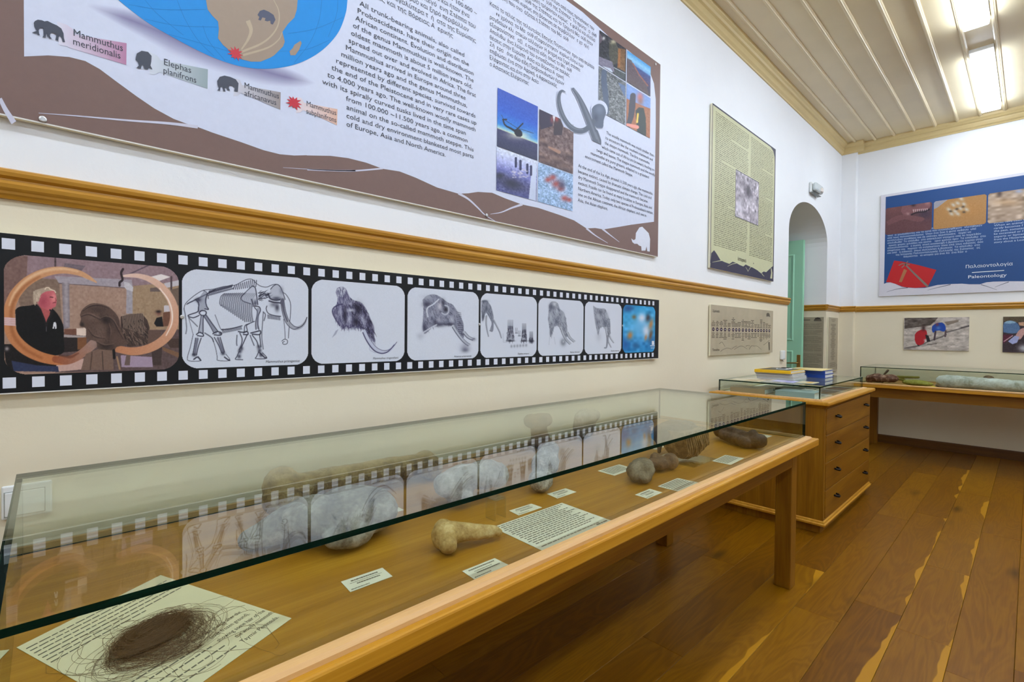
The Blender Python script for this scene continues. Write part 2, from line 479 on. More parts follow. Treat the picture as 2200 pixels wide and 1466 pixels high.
# mouldings: profile given as (distance out of the wall, height)
def mould_left(name, pr, x0, x1, mat, y=0.0):
    return structure(MB().prism([(d, z) for d, z in pr], lambda p: (x0, y-p[0], p[1]), lambda p: (x1, y-p[0], p[1])).build(name, mat))
def mould_back(name, pr, y0, y1, mat, x=X1R):
    return structure(MB().prism([(d, z) for d, z in pr][::-1], lambda p: (x-p[0], y0, p[1]), lambda p: (x-p[0], y1, p[1])).build(name, mat))
CORN = [(0, 3.664), (0.010, 3.664), (0.014, 3.676), (0.030, 3.690), (0.036, 3.712), (0.038, 3.730), (0.052, 3.738), (0.060, 3.752), (0.075, 3.764), (0.082, ZC), (0, ZC)]
RAIL = [(0, 1.664), (0.010, 1.664), (0.013, 1.671), (0.017, 1.675), (0.018, 1.681), (0.025, 1.688), (0.027, 1.697), (0.022, 1.705), (0.021, 1.709), (0.029, 1.715), (0.031, 1.724), (0.027, 1.731), (0.018, 1.735), (0, 1.735)]
SKIRT = [(0, FL+0.001), (0.018, FL+0.001), (0.018, FL+0.086), (0.012, FL+0.098), (0, FL+0.100)]
mould_left('trim_1', CORN, X0R, 7.4, M['cornice'])
mould_back('trim_2', CORN, 0.0, -0.155-0.082, M['cornice'], 7.4)
mould_back('trim_3', CORN, -0.155, Y1R, M['cornice'])
mould_left('trim_4', RAIL, X0R, AX0+0.002, M['rail'])
mould_left('trim_5', RAIL, AX1-0.02, 7.4, M['rail'])
mould_back('trim_6', RAIL, 0.0, 0.55, M['rail_y'], AX1)
mould_back('trim_7', RAIL, 0.0, -0.155-0.03, M['rail_y'], 7.4)
mould_back('trim_8', RAIL, -0.155, Y1R, M['rail_y'])
mould_left('baseboard_left', SKIRT, X0R, AX0, M['rail'])
mould_left('baseboard_right', SKIRT, AX1, 7.4, M['rail'])
mould_back('baseboard_back', SKIRT, -0.155, Y1R, M['skirt'])

# green door leaf standing open inside the arch, against its far jamb
DX, DY0, DY1, DT, DTOP = 6.72, 0.225, 0.87, 0.055, 2.53
dr = structure(box('door_1', (DX, DY0, FL+0.01), (DX+DT, DY1, DTOP), M['green'], r=0.003))
def ring(name, y0, y1, z0, z1, w, x, h, mat, parent):
    """mitred moulding frame lying on the plane X = x, proud by h towards -X"""
    mb = MB()
    o = [(y0, z0), (y1, z0), (y1, z1), (y0, z1)]
    i1 = [(y0+w*.35, z0+w*.35), (y1-w*.35, z0+w*.35), (y1-w*.35, z1-w*.35), (y0+w*.35, z1-w*.35)]
    i2 = [(y0+w, z0+w), (y1-w, z0+w), (y1-w, z1-w), (y0+w, z1-w)]
    vv = [(x, a, b) for a, b in o] + [(x-h, a, b) for a, b in i1] + [(x-h*.2, a, b) for a, b in i2]
    ff = []
    for k in range(2):
        for j in range(4):
            ff.append((k*4+j, k*4+(j+1) % 4, k*4+4+(j+1) % 4, k*4+4+j))
    mb.add(vv, ff)
    return mb.build(name, mat, parent)
for (z0, z1) in ((1.29, 2.36), (0.30, 1.17)):
    ring('panel_moulding', DY0+0.095, DY1-0.095, z0, z1, 0.035, DX, 0.012, M['green'], dr)
    box('door_panel', (DX-0.003, DY0+0.15, z0+0.055), (DX+0.001, DY1-0.15, z1-0.055), M['green'], dr)
mb = MB().bbox((DX-0.006, DY0+0.012, 0.905), (DX, DY0+0.052, 1.12), 0.003)
hp = mb.build('door_handle', M['brass'], dr)
MB().tube([(DX-0.004, DY0+0.032, 1.02), (DX-0.045, DY0+0.032, 1.02), (DX-0.05, DY0+0.045, 1.02), (DX-0.05, DY0+0.155, 1.015)], [0.011, 0.009, 0.009, 0.007], 10).build('lever', M['brass'], hp, True)
box('door_edge_strip', (DX+0.012, DY0-0.004, FL+0.012), (DX+DT-0.012, DY0+0.001, DTOP-0.002), M['green'], dr)

# ceiling lights: long troughs fixed between the battens
def ceiling_light(x0, ya, yb, label):
    x1 = x0 + 1.47
    t = thing('ceiling_light', ((x0+x1)/2, (ya+yb)/2, ZC-0.085), label, 'ceiling light', 'fluorescent ceiling lights in rows')
    zt, zb = ZC+0.0005, ZC-0.030
    mb = MB()
    mb.box((x0, ya, zb), (x1, ya+0.006, zt)).box((x0, yb-0.006, zb), (x1, yb, zt))
    mb.box((x0, ya+0.006, zt-0.006), (x1, yb-0.006, zt))
    mb.box((x1-0.02, ya+0.006, zb), (x1, yb-0.006, zt-0.006))
    mb.build('housing', M['lamp_body'], t)
    MB().prism([(x0, zb), (x0+0.125, zb+0.012), (x0+0.125, zt-0.006), (x0, zt-0.006)], lambda p: (p[0], ya+0.006, p[1]), lambda p: (p[0], yb-0.006, p[1])).build('end_reflector', M['lamp_body'], t)
    MB().bbox((x0+0.126, ya+0.004, zb-0.042), (x1-0.004, yb-0.004, zb-0.0005), 0.008).build('diffuser', M['lamp'], t)
    return t
names = ['rectangular fluorescent ceiling light closest to the back wall, above the blue poster', 'rectangular fluorescent ceiling light second from the back wall, cut off by the picture top']
for k in range(5):
    ceiling_light(5.69-1.99*k, by[7]+0.018, by[6]-0.018, names[k] if k < 2 else 'fluorescent ceiling light overhead, in the row along the left wall, ' + ['third', 'fourth', 'fifth'][k-2] + ' from back wall')
for k in range(5):  # second row, out of view, added to brighten the lower walls
    ceiling_light(5.69-1.99*k, by[16]+0.018, by[15]-0.018, 'fluorescent ceiling light of the far row, ' + ['first', 'second', 'third', 'fourth', 'fifth'][k] + ' from back wall')
# ------------------------------------------------------------------ flat prints
TXT = []                       # queued lettering, turned to mesh in one go
CAPH = 0.73
def queue_text(parent, name, mat, lines, shear=0.0, bold=0.0):
    """lines: (string, origin, full-width vector, cap-height vector)"""
    TXT.append((parent, name, mat, [(s, np.array(o, float), np.array(u, float), np.array(w, float)) for s, o, u, w in lines], shear, bold))
def flush_text():
    tmp = {}
    for parent, name, mat, lines, shear, bold in TXT:
        for s, *_ in lines:
            if (s, bold) not in tmp:
                cu = bpy.data.curves.new('tmp', 'FONT')
                cu.body = s; cu.size = 1.0; cu.resolution_u = 2; cu.fill_mode = 'NONE'; cu.offset = bold
                ob = bpy.data.objects.new('tmp', cu); COL.objects.link(ob)
                tmp[(s, bold)] = ob
    bpy.context.view_layer.update()
    dg = bpy.context.evaluated_depsgraph_get()
    data = {}
    for k, ob in tmp.items():
        ev = ob.evaluated_get(dg)
        me = ev.to_mesh()
        n = len(me.vertices)
        co = np.zeros(n*3); me.vertices.foreach_get('co', co)
        co = co.reshape(-1, 3)[:, :2].copy()
        nb = [[] for _ in range(n)]
        for e in me.edges:
            i, j = e.vertices; nb[i].append(j); nb[j].append(i)
        ev.to_mesh_clear()
        seen = [False]*n; loops = []
        for i in range(n):                      # walk the letter outlines
            if seen[i] or len(nb[i]) != 2: continue
            lp = [i]; seen[i] = True; c = nb[i][1]
            while c != i and not seen[c]:
                seen[c] = True; lp.append(c)
                c = nb[c][0] if nb[c][0] != lp[-2] else nb[c][1]
            if len(lp) > 2: loops.append(lp)
        ar, bb = [], []
        for lp in loops:
            q = co[lp]; nx = np.roll(q, -1, 0)
            ar.append(0.5*float((q[:, 0]*nx[:, 1]-nx[:, 0]*q[:, 1]).sum())); bb.append((q.min(0), q.max(0)))
        if not loops:
            data[k] = (co, []); continue
        sg = 1 if ar[int(np.argmax(np.abs(ar)))] > 0 else -1
        outer = [i for i in range(len(loops)) if ar[i]*sg > 0]
        tris = []
        for i in outer:
            hs_ = [j for j in range(len(loops)) if ar[j]*sg < 0 and (bb[j][0] >= bb[i][0]-1e-6).all() and (bb[j][1] <= bb[i][1]+1e-6).all()]
            idx = loops[i] + [q for j in hs_ for q in loops[j]]
            pl_ = [[Vector((*co[q], 0)) for q in loops[i]]] + [[Vector((*co[q], 0)) for q in loops[j]] for j in hs_]
            tris += [tuple(idx[q] for q in t) for t in tessellate_polygon(pl_)]
        data[k] = (co, tris)
    for k, ob in tmp.items():
        cu = ob.data
        bpy.data.objects.remove(ob, do_unlink=True); bpy.data.curves.remove(cu)
    for parent, name, mat, lines, shear, bold in TXT:
        V, F = [], []
        for s, o, u, w in lines:
            co, fs = data[(s, bold)]
            if len(co) == 0: continue
            lo, hi = co[:, 0].min(), co[:, 0].max()
            y = co[:, 1]/CAPH
            x = (co[:, 0]-lo)/(hi-lo)
            p = o + x[:, None]*u + y[:, None]*w + (shear*y)[:, None]*(u/np.linalg.norm(u))*np.linalg.norm(w)
            b = sum(len(a) for a in V)
            V.append(p); F += [tuple(i+b for i in q) for q in fs]
        mk(name, np.concatenate(V), F, mat, parent)['kind'] = 'stuff'

class Plane:
    """a flat sheet at constant y (left wall) or x (back wall); h = coordinate along it, z = height; gives points for picture positions"""
    def __init__(s, ax, val): s.ax, s.val = ax, val
    def p(s, h, z, lift=0.0):
        return (h, s.val-lift, z) if s.ax == 1 else (s.val-lift, h, z)
    def hz(s, px, py):
        q = hit(px, py, s.ax, s.val)
        return (q[0], q[2]) if s.ax == 1 else (q[1], q[2])
    def h_at(s, px, z):
        a, b = (-3.0, 7.5) if s.ax == 1 else (0.5, -4.0)
        for _ in range(50):
            mdl = (a+b)/2
            if proj(s.p(mdl, z))[0] < px: a = mdl
            else: b = mdl
        return (a+b)/2
    @property
    def dirh(s): return np.array([1.0, 0, 0]) if s.ax == 1 else np.array([0, -1.0, 0])
def text_rows(pl, parent, name, rows, z0, z1, cap, mat, lift=0.0016, shear=0.0, bold=0.0):
    """rows: (string, picture x of left end, picture x of right end); baselines evenly spaced from z0 to z1"""
    L = []
    for i, (s, a, b) in enumerate(rows):
        z = z0 + (z1-z0)*i/max(1, len(rows)-1)
        ha, hb = pl.h_at(a, z), pl.h_at(b, z)
        L.append((s, pl.p(ha, z, lift), pl.dirh*abs(hb-ha), (0, 0, cap)))
    queue_text(parent, name, mat, L, shear, bold)
def flat_poly(pl, parent, name, pts, mat, lift, thick=None):
    """closed outline given in picture positions on the sheet"""
    hz = [pl.hz(*q) for q in pts]
    return flat_hz(pl, parent, name, hz, mat, lift)
def flat_hz(pl, parent, name, hz, mat, lift, cols=None):
    v = [pl.p(h, z, lift) for h, z in hz]
    a = sum(hz[i][0]*hz[(i+1) % len(hz)][1]-hz[(i+1) % len(hz)][0]*hz[i][1] for i in range(len(hz)))
    idx = list(range(len(v)))
    if (a < 0) == (pl.ax == 1): idx = idx[::-1]
    return mk(name, v, [idx], mat, parent)
def flat_rects(pl, parent, name, rects, mat, lift, stuff=True):
    stuff = stuff and len(rects) > 1
    v, f = [], []
    for h0, h1, z0, z1 in rects:
        n = len(v)
        v += [pl.p(h0, z0, lift), pl.p(h1, z0, lift), pl.p(h1, z1, lift), pl.p(h0, z1, lift)]
        f.append((n, n+1, n+2, n+3))
    o = mk(name, v, f, mat, parent)
    if stuff: o['kind'] = 'stuff'
    return o
def flat_strokes(pl, parent, name, strokes, mat, lift):
    """strokes: (picture polyline, width in picture px at start, at end)"""
    if len(strokes) > 1:
        return [flat_strokes(pl, parent, name, [q_], mat, lift) for q_ in strokes]
    v, f = [], []
    for pts, w0, w1 in strokes:
        q = np.array(pts, float)
        d = np.gradient(q, axis=0); d /= (np.linalg.norm(d, axis=1)[:, None]+1e-9)
        nrm = np.stack([-d[:, 1], d[:, 0]], 1)
        w = np.linspace(w0, w1, len(q))[:, None]/2
        n = len(v)
        for a, b in zip(q+nrm*w, q-nrm*w):
            v.append(pl.p(*pl.hz(*a), lift)); v.append(pl.p(*pl.hz(*b), lift))
        for i in range(len(q)-1):
            f.append((n+2*i, n+2*i+1, n+2*i+3, n+2*i+2))
    return mk(name, v, f, mat, parent)
def smooth_path(pts, k=8):
    """Catmull-Rom through the points (any dimension)"""
    p = np.array(pts, float)
    p = np.vstack([2*p[0]-p[1], p, 2*p[-1]-p[-2]])
    out = []
    for i in range(1, len(p)-2):
        for j in range(k):
            t = j/k
            out.append(0.5*((2*p[i]) + (-p[i-1]+p[i+1])*t + (2*p[i-1]-5*p[i]+4*p[i+1]-p[i+2])*t*t + (-p[i-1]+3*p[i]-3*p[i+1]+p[i+2])*t**3))
    out.append(p[-2])
    return np.array(out)

class Canvas:
    """a printed picture: fine grid on a sheet, painted per grid point, printed as a colour attribute"""
    def __init__(s, pl, h0, h1, z0, z1, nw, nh, bg, keep_all=True):
        s.pl = pl
        s.H, s.Zz = np.meshgrid(np.linspace(h0, h1, nw), np.linspace(z1, z0, nh))
        P = np.stack([s.H, np.full_like(s.H, pl.val), s.Zz], -1) if pl.ax == 1 else np.stack([np.full_like(s.H, pl.val), s.H, s.Zz], -1)
        q = proj(P)
        s.X, s.Y = q[..., 0], q[..., 1]
        s.c = np.tile(np.array(bg, float), (nh, nw, 1))
        s.a = np.ones((nh, nw)) if keep_all else np.zeros((nh, nw))
        s.U, s.Vv = np.meshgrid(np.linspace(0, 1, nw), np.linspace(0, 1, nh))
        s.px = max(0.6, abs(s.X[0, -1]-s.X[0, 0])/nw)
    def _mix(s, sl, al, col):
        al = np.clip(al, 0, 1)[..., None]
        s.c[sl] = s.c[sl]*(1-al) + np.asarray(col, float)*al
        s.a[sl] = np.maximum(s.a[sl], al[..., 0])
    def _win(s, x0, x1, y0, y1):
        mk_ = (s.X >= x0) & (s.X <= x1) & (s.Y >= y0) & (s.Y <= y1)
        if not mk_.any(): return None
        r = np.where(mk_.any(1))[0]; c = np.where(mk_.any(0))[0]
        return (slice(r[0], r[-1]+1), slice(c[0], c[-1]+1))
    def poly(s, pts, col, a=1.0):
        q = np.array(pts, float)
        sl = s._win(q[:, 0].min()-1, q[:, 0].max()+1, q[:, 1].min()-1, q[:, 1].max()+1)
        if sl is None: return
        cov = 0
        for dx, dy in ((-.25, -.25), (.25, -.25), (-.25, .25), (.25, .25)):
            x, y = s.X[sl]+dx*s.px, s.Y[sl]+dy*s.px
            ins = np.zeros(x.shape, bool)
            for i in range(len(q)):
                (xa, ya), (xb, yb) = q[i], q[i-1]
                if ya == yb: continue
                ins ^= ((ya > y) != (yb > y)) & (x < (xb-xa)*(y-ya)/(yb-ya)+xa)
            cov = cov + ins*0.25
        s._mix(sl, cov*a, col)
    def stroke(s, pts, w, col, a=1.0, soft=0.8, col2=None):
        q = np.array(pts, float); n = len(q)
        w = np.asarray(w, float)
        w = np.interp(np.linspace(0, 1, n), np.linspace(0, 1, w.size), w.reshape(-1)) if w.size > 1 else np.full(n, float(w))
        mg = w.max()/2+soft+1
        sl = s._win(q[:, 0].min()-mg, q[:, 0].max()+mg, q[:, 1].min()-mg, q[:, 1].max()+mg)
        if sl is None: return
        x, y = s.X[sl], s.Y[sl]
        best = np.full(x.shape, -1e9); tt = np.zeros(x.shape)
        for i in range(n-1):
            d = q[i+1]-q[i]; L = d @ d + 1e-9
            t = np.clip(((x-q[i, 0])*d[0]+(y-q[i, 1])*d[1])/L, 0, 1)
            ds = np.hypot(x-q[i, 0]-t*d[0], y-q[i, 1]-t*d[1])
            val = (w[i]+(w[i+1]-w[i])*t)/2 - ds
            up = val > best
            best = np.where(up, val, best); tt = np.where(up, (i+t)/(n-1), tt)
        al = np.clip(best/soft+0.5, 0, 1)*a
        if col2 is not None:
            cc = np.asarray(col, float)*(1-tt[..., None])+np.asarray(col2, float)*tt[..., None]
        else: cc = col
        s._mix(sl, al, cc)
    def blob(s, x, y, rx, ry, col, a=0.6, ang=0.0):
        mg = 2.2*max(rx, ry)
        sl = s._win(x-mg, x+mg, y-mg, y+mg)
        if sl is None: return
        dx, dy = s.X[sl]-x, s.Y[sl]-y
        c_, s_ = math.cos(ang), math.sin(ang)
        r2 = ((dx*c_+dy*s_)/rx)**2 + ((-dx*s_+dy*c_)/ry)**2
        s._mix(sl, a*np.exp(-r2*1.2), col)
    def noise(s, amp, cell, seed=0, aniso=(1.0, 1.0), mask=None):
        r = np.random.default_rng(seed)
        nh, nw = s.X.shape
        gh, gw = max(2, int(nh/(cell*aniso[1]))+2), max(2, int(nw/(cell*aniso[0]))+2)
        g = r.normal(0, 1, (gh, gw))
        yy = s.Vv*(gh-1.001); xx = s.U*(gw-1.001)
        i, j = yy.astype(int), xx.astype(int); fy, fx = yy-i, xx-j
        fy, fx = fy*fy*(3-2*fy), fx*fx*(3-2*fx)
        val = (g[i, j]*(1-fx)+g[i, j+1]*fx)*(1-fy)+(g[i+1, j]*(1-fx)+g[i+1, j+1]*fx)*fy
        if mask is not None: val = val*mask
        s.c = np.clip(s.c+amp*val[..., None], 0, 255)
        return val
    def hatch(s, pts, n, dx, dy, w, col, a=0.6, seed=1, jit=0.35):
        """n short strokes of direction (dx, dy) scattered over the outline's inside"""
        q = np.array(pts, float); r = np.random.default_rng(seed)
        lo, hi = q.min(0), q.max(0); k = 0; tries = 0
        while k < n and tries < n*8:
            tries += 1
            x, y = r.uniform(lo[0], hi[0]), r.uniform(lo[1], hi[1])
            ins = False
            for i in range(len(q)):
                (xa, ya), (xb, yb) = q[i], q[i-1]
                if (ya > y) != (yb > y) and x < (xb-xa)*(y-ya)/(yb-ya)+xa: ins = not ins
            if not ins: continue
            e = r.normal(0, jit, 2)*math.hypot(dx, dy)*0.5
            s.stroke([(x, y), (x+dx*.5+e[0], y+dy*.5+e[1]), (x+dx+e[0], y+dy+e[1])], [w, w*.3], col, a, 0.7)
            k += 1
    def round_corners(s, r):
        h0, h1 = sorted((s.H[0, 0], s.H[0, -1])); z0, z1 = s.Zz[-1, 0], s.Zz[0, 0]
        dx = np.maximum(np.maximum((h0+r)-s.H, s.H-(h1-r)), 0); dz = np.maximum(np.maximum((z0+r)-s.Zz, s.Zz-(z1-r)), 0)
        s.a = (np.hypot(dx, dz) < r).astype(float)
    def build(s, parent, name, lift, mat=None, label=None):
        nh, nw = s.X.shape
        P = np.stack([s.H, np.full_like(s.H, s.pl.val-lift), s.Zz], -1) if s.pl.ax == 1 else np.stack([np.full_like(s.H, s.pl.val-lift), s.H, s.Zz], -1)
        off = BASE[root_of(parent).name]
        v = (P.reshape(-1, 3)-off).astype(np.float32)
        idx = np.arange(nh*nw).reshape(nh, nw)
        quads = np.stack([idx[1:, :-1], idx[1:, 1:], idx[:-1, 1:], idx[:-1, :-1]], -1).reshape(-1, 4)
        keep = (s.a[1:, :-1]+s.a[1:, 1:]+s.a[:-1, 1:]+s.a[:-1, :-1]).reshape(-1) > 0.02
        quads = quads[keep].astype(np.int32)
        me = bpy.data.meshes.new(name)
        me.vertices.add(len(v)); me.vertices.foreach_set('co', v.reshape(-1))
        me.loops.add(quads.size); me.loops.foreach_set('vertex_index', quads.reshape(-1))
        me.polygons.add(len(quads))
        me.polygons.foreach_set('loop_start', np.arange(0, quads.size, 4, dtype=np.int32))
        me.update(calc_edges=True)
        at = me.color_attributes.new('ink', 'FLOAT_COLOR', 'POINT')
        rgba = np.ones((len(v), 4), np.float32)
        rgba[:, :3] = np.clip(lin(np.clip(s.c, 0, 255)).reshape(-1, 3)*INK_K, 0, 1)
        at.data.foreach_set('color', rgba.reshape(-1))
        me.materials.append(mat or M['vcol'])
        o = link_mesh(name, me, parent)
        if label: o['label'] = label
        return o
def canvas_px(pl, x0, x1, z0, z1, bg, dens=1.0, keep_all=True, vpx=None):
    """canvas whose grid is about one point per photo pixel; x0, x1 picture positions of the two upright edges"""
    zm = (z0+z1)/2
    ha, hb = pl.h_at(x0, zm), pl.h_at(x1, zm)
    a, b = proj(pl.p((ha+hb)/2, z1)), proj(pl.p((ha+hb)/2, z0))
    nw, nh = max(8, int(abs(x1-x0)*dens)), max(8, int(abs(b[1]-a[1])*dens))
    return Canvas(pl, ha, hb, z0, z1, nw, nh, bg, keep_all)
def panel(name, pl, h0, h1, z0, z1, thick, mat_face, mat_core, label, cat, gap=0.003):
    """a stiff display panel hung on the wall: core board and printed face"""
    wall = pl.val+thick+gap
    c = pl.p((h0+h1)/2, z0, -thick/2)
    t = thing(name, c, label, cat)
    a, b = pl.p(min(h0, h1), z0, -0.0005), pl.p(max(h0, h1), z1, -thick)
    box('core_board', a, b, mat_core, t)
    flat_rects(pl, t, 'printed_face', [(h0, h1, z0, z1)] if pl.ax == 1 else [(h0, h1, z0, z1)], mat_face, 0.0)
    return t
def word_bars(rows, r, h, wmin, wmax, gap):
    """rows of small word-sized bars: (h0, h1, z)"""
    out = []
    for h0, h1, z in rows:
        sgn = 1 if h1 > h0 else -1
        x = h0
        while abs(x-h0) < abs(h1-h0)-wmin:
            w = min(r.uniform(wmin, wmax), abs(h1-x))
            out.append((x, x+sgn*w, z-h*r.uniform(.2, .5), z+h*r.uniform(.4, .6)))
            x += sgn*(w+gap)
    return out
# ------------------------------------------------------------------ mammoth poster
PLP = Plane(1, -0.020)
WHITE, BROWN, SLATE = (206, 212, 232), (122, 98, 92), (58, 62, 74)
z1, z2 = zf(0, 0, .34545), zf(660, 0, .38198)
z8 = zf(0, 0, .19099)
PX0, PX1, PZ0, PZ1 = -0.14, 2.905, 1.858, 3.108
po = panel('mammoth_poster', PLP, PX0, PX1, PZ0, PZ1, 0.014, ink(BROWN), M['card'], 'large pale poster about mammoths with globe, text columns and brown hills', 'poster')
# pale field with hill outline
hills = z1(P2('150,352 300,345 430,355 530,380 620,430 720,505 850,600 960,675 1080,740 1160,770 1215,784'))
hills += z1(P2('1228,790 1320,825 1500,885 1640,935 1740,960 1830,968 1905,966'))
hills += z2(P2('0,875 130,877 230,890 330,915 425,950 520,965 610,1000 730,1055 850,1090 905,1088 960,1080 1040,1085 1110,1115 1205,1150 1300,1170 1420,1210 1500,1240 1570,1285 1620,1283 1665,1291 1740,1279 1820,1265 1950,1248'))
hh = [PLP.hz(*q) for q in hills]
rt = [PLP.hz(*q) for q in z2(P2('1955,1000 1960,700 1960,560 1950,470 1925,400 1880,345 1800,280 1700,210 1600,115'))]
top = 3.082
field = hh + rt + [(2.10, top), (hh[0][0], top)]
flat_hz(PLP, po, 'pale_field', field, ink(WHITE), 0.0004)
# pale slivers between the hills
flat_strokes(PLP, po, 'hill_contour', [
    (smooth_path(z1(P2('240,704 480,722 800,750 1050,768 1230,790')), 4), 1.0, 7.0),
    (smooth_path(z1(P2('1760,1043 1900,1052 2060,1060 2210,1062')), 4), 0.6, 3.0),
    (smooth_path(z2(P2('0,955 120,960 240,962 330,957 425,948')), 4), 3.0, 3.5),
    (smooth_path(z2(P2('850,1088 905,1120 960,1170 1000,1210 1065,1250')), 4), 5.0, 1.0),
    (smooth_path(z2(P2('1030,1205 1090,1195 1150,1170 1210,1150')), 4), 0.8, 5.0),
    (smooth_path(z2(P2('1570,1285 1620,1325 1690,1368')), 4), 4.0, 0.8),
    (smooth_path(z2(P2('1660,1288 1700,1320 1755,1362')), 4), 4.0, 0.8),
    (smooth_path([(0, 212), (12, 236), (30, 264)], 4), 8.0, 12.0)], ink((200, 200, 218)), 0.0008)
# soft grey shade printed under the globe
gc = []
shv, shf, shc = [], [], []
ctr = np.array(PLP.hz(400, 118)); ex = np.array(PLP.hz(672, 182))
cu_ = z1(P2('540,30 900,160 1300,330 1700,460 1960,520'))
spine = smooth_path([PLP.hz(*q) for q in cu_], 8)
wd = np.interp(np.linspace(0, 1, len(spine)), [0, .12, .35, .7, .92, 1], [0.006, .022, .05, .045, .022, .004])
for i, p in enumerate(spine):
    for k, (o, t) in enumerate(((-1.0, 0), (-.55, .5), (0, 1), (.55, .5), (1.0, 0))):
        e = min(1, 6*i/len(spine), 6*(len(spine)-1-i)/len(spine))*t
        shv.append(PLP.p(p[0], p[1]+o*wd[i], 0.0007)); shc.append(np.array(WHITE)*(1-e)+np.array((128, 124, 160))*e)
for i in range(len(spine)-1):
    for k in range(4):
        shf.append((i*5+k, (i+1)*5+k, (i+1)*5+k+1, i*5+k+1))
def vcol_mesh(name, v, f, cols, parent, mat=None):
    o = mk(name, v, f, mat or M['vcol'], parent)
    at = o.data.color_attributes.new('ink', 'FLOAT_COLOR', 'POINT')
    rg = np.ones((len(v), 4), np.float32); rg[:, :3] = np.clip(lin(np.array(cols))*INK_K, 0, 1)
    at.data.foreach_set('color', rg.reshape(-1))
    return o
vcol_mesh('globe_shade', shv, shf, shc, po)
# globe: fitted ellipse, grid lines, land
gco = (-0.15280478, -0.01678117, -0.14567455, 0.15106344, 0.76722257)
A_ = np.array([[2*gco[0], gco[1]], [gco[1], 2*gco[2]]])
gcx = np.linalg.solve(A_, -np.array(gco[3:5]))
def conic_r(th):
    d = np.array([math.cos(th), math.sin(th)])
    a = gco[0]*d[0]**2+gco[1]*d[0]*d[1]+gco[2]*d[1]**2
    b = 2*gco[0]*gcx[0]*d[0]+gco[1]*(gcx[0]*d[1]+gcx[1]*d[0])+2*gco[2]*gcx[1]*d[1]+gco[3]*d[0]+gco[4]*d[1]
    c = gco[0]*gcx[0]**2+gco[1]*gcx[0]*gcx[1]+gco[2]*gcx[1]**2+gco[3]*gcx[0]+gco[4]*gcx[1]-1
    return (-b-math.sqrt(max(0, b*b-4*a*c)))/(2*a)
low = smooth_path([PLP.hz(*q) for q in z1(P2('735,0 820,70 930,150 1060,225 1200,300 1340,365 1480,410 1600,428 1720,425 1840,400 1950,350 2040,280 2110,190 2150,80 2160,0'))], 5)
upr = smooth_path([tuple(low[-1]), (0.775, 2.63), (0.70, 2.76), (0.56, 2.86), (0.38, 2.88), (0.20, 2.80), (0.06, 2.64), (0.04, 2.47), (0.08, 2.32), tuple(low[0])], 6)
gl_ = [tuple(q) for q in low] + [tuple(q) for q in upr[1:-1]]
g = flat_hz(PLP, po, 'globe', gl_, ink((22, 138, 216)), 0.0012)
gl_st = []
for pts in ('900,0 960,70 1040,140 1140,220', '1100,0 1150,120 1230,250 1330,350', '1260,160 1300,260 1400,380', '2000,0 1985,120 1930,260 1830,390', '2100,0 2090,100 2040,230', '800,30 1000,60 1280,60', '900,120 1100,160 1350,170', '1050,215 1250,270 1420,320', '1790,210 1960,180 2130,110', '1740,320 1900,310 2050,250'):
    gl_st.append((smooth_path(z1(P2(pts)), 4), 0.7, 0.7))
flat_strokes(PLP, g, 'grid_line', gl_st, ink((20, 112, 180)), 0.0015)
afr = z1(P2('1355,240 1385,280 1420,310 1450,350 1500,370 1560,385 1620,385 1680,360 1705,345 1760,290 1770,260 1755,200 1790,150 1830,110 1845,60 1850,0'))
afh = [PLP.hz(*q) for q in afr] + [(0.62, 2.60), (0.52, 2.70), (0.36, 2.72), (0.26, 2.62), (0.27, 2.48)] + [PLP.hz(*q) for q in z1(P2('1280,0 1290,60 1320,100 1355,135 1360,180'))]
flat_hz(PLP, g, 'africa', afh, ink((158, 140, 124)), 0.0018)
flat_poly(PLP, g, 'madagascar', z1(P2('1805,345 1800,320 1820,300 1830,280 1868,255 1875,270 1860,310 1835,345')), ink((158, 140, 124)), 0.0018)
flat_strokes(PLP, g, 'spread_arrow', [(smooth_path(z1(P2('1700,0 1732,70 1730,150 1690,220 1620,275 1500,325')), 6), 1.2, 5.0), (smooth_path(z1(P2('1755,200 1730,250 1660,300 1510,345')), 6), 1.2, 5.0), (smooth_path(z1(P2('1540,130 1560,190 1540,250 1500,310')), 6), 10.0, 3.0)], ink((182, 164, 140)), 0.0021)
def star(cx, cy, r, n=11, seed=3):
    rr = random.Random(seed); out = []
    for i in range(2*n):
        t = math.pi*i/n; q = r*(1 if i % 2 == 0 else 0.55)*rr.uniform(.85, 1.15)
        out.append((cx+q*math.cos(t), cy+q*.9*math.sin(t)+.25*q*math.cos(t)))
    return out
RED, INKB = ink((196, 52, 66)), ink((72, 76, 90))
flat_poly(PLP, po, 'red_burst', star(506, 116, 17), RED, 0.0024)
flat_poly(PLP, po, 'red_burst', star(631, 221, 17, seed=5), RED, 0.0024)
flat_poly(PLP, po, 'mammoth_silhouette', z8(P2('380,260 395,240 425,226 470,232 500,245 535,240 590,268 640,290 690,325 715,380 718,430 732,478 705,478 695,440 675,410 660,420 655,462 622,455 630,420 635,395 600,375 575,370 560,400 565,420 585,440 560,440 530,410 530,380 515,400 515,430 480,425 490,400 488,360 485,320 450,320 435,345 440,380 450,400 425,400 415,380 385,378 360,370 412,352 400,330 385,300')), INKB, 0.0024)
flat_poly(PLP, po, 'mammoth_silhouette', z1(P2('845,355 850,335 880,318 920,325 942,350 940,385 935,410 948,435 935,430 925,420 920,435 895,430 890,405 880,410 875,430 848,425 862,410 858,390 843,375')), INKB, 0.0024)
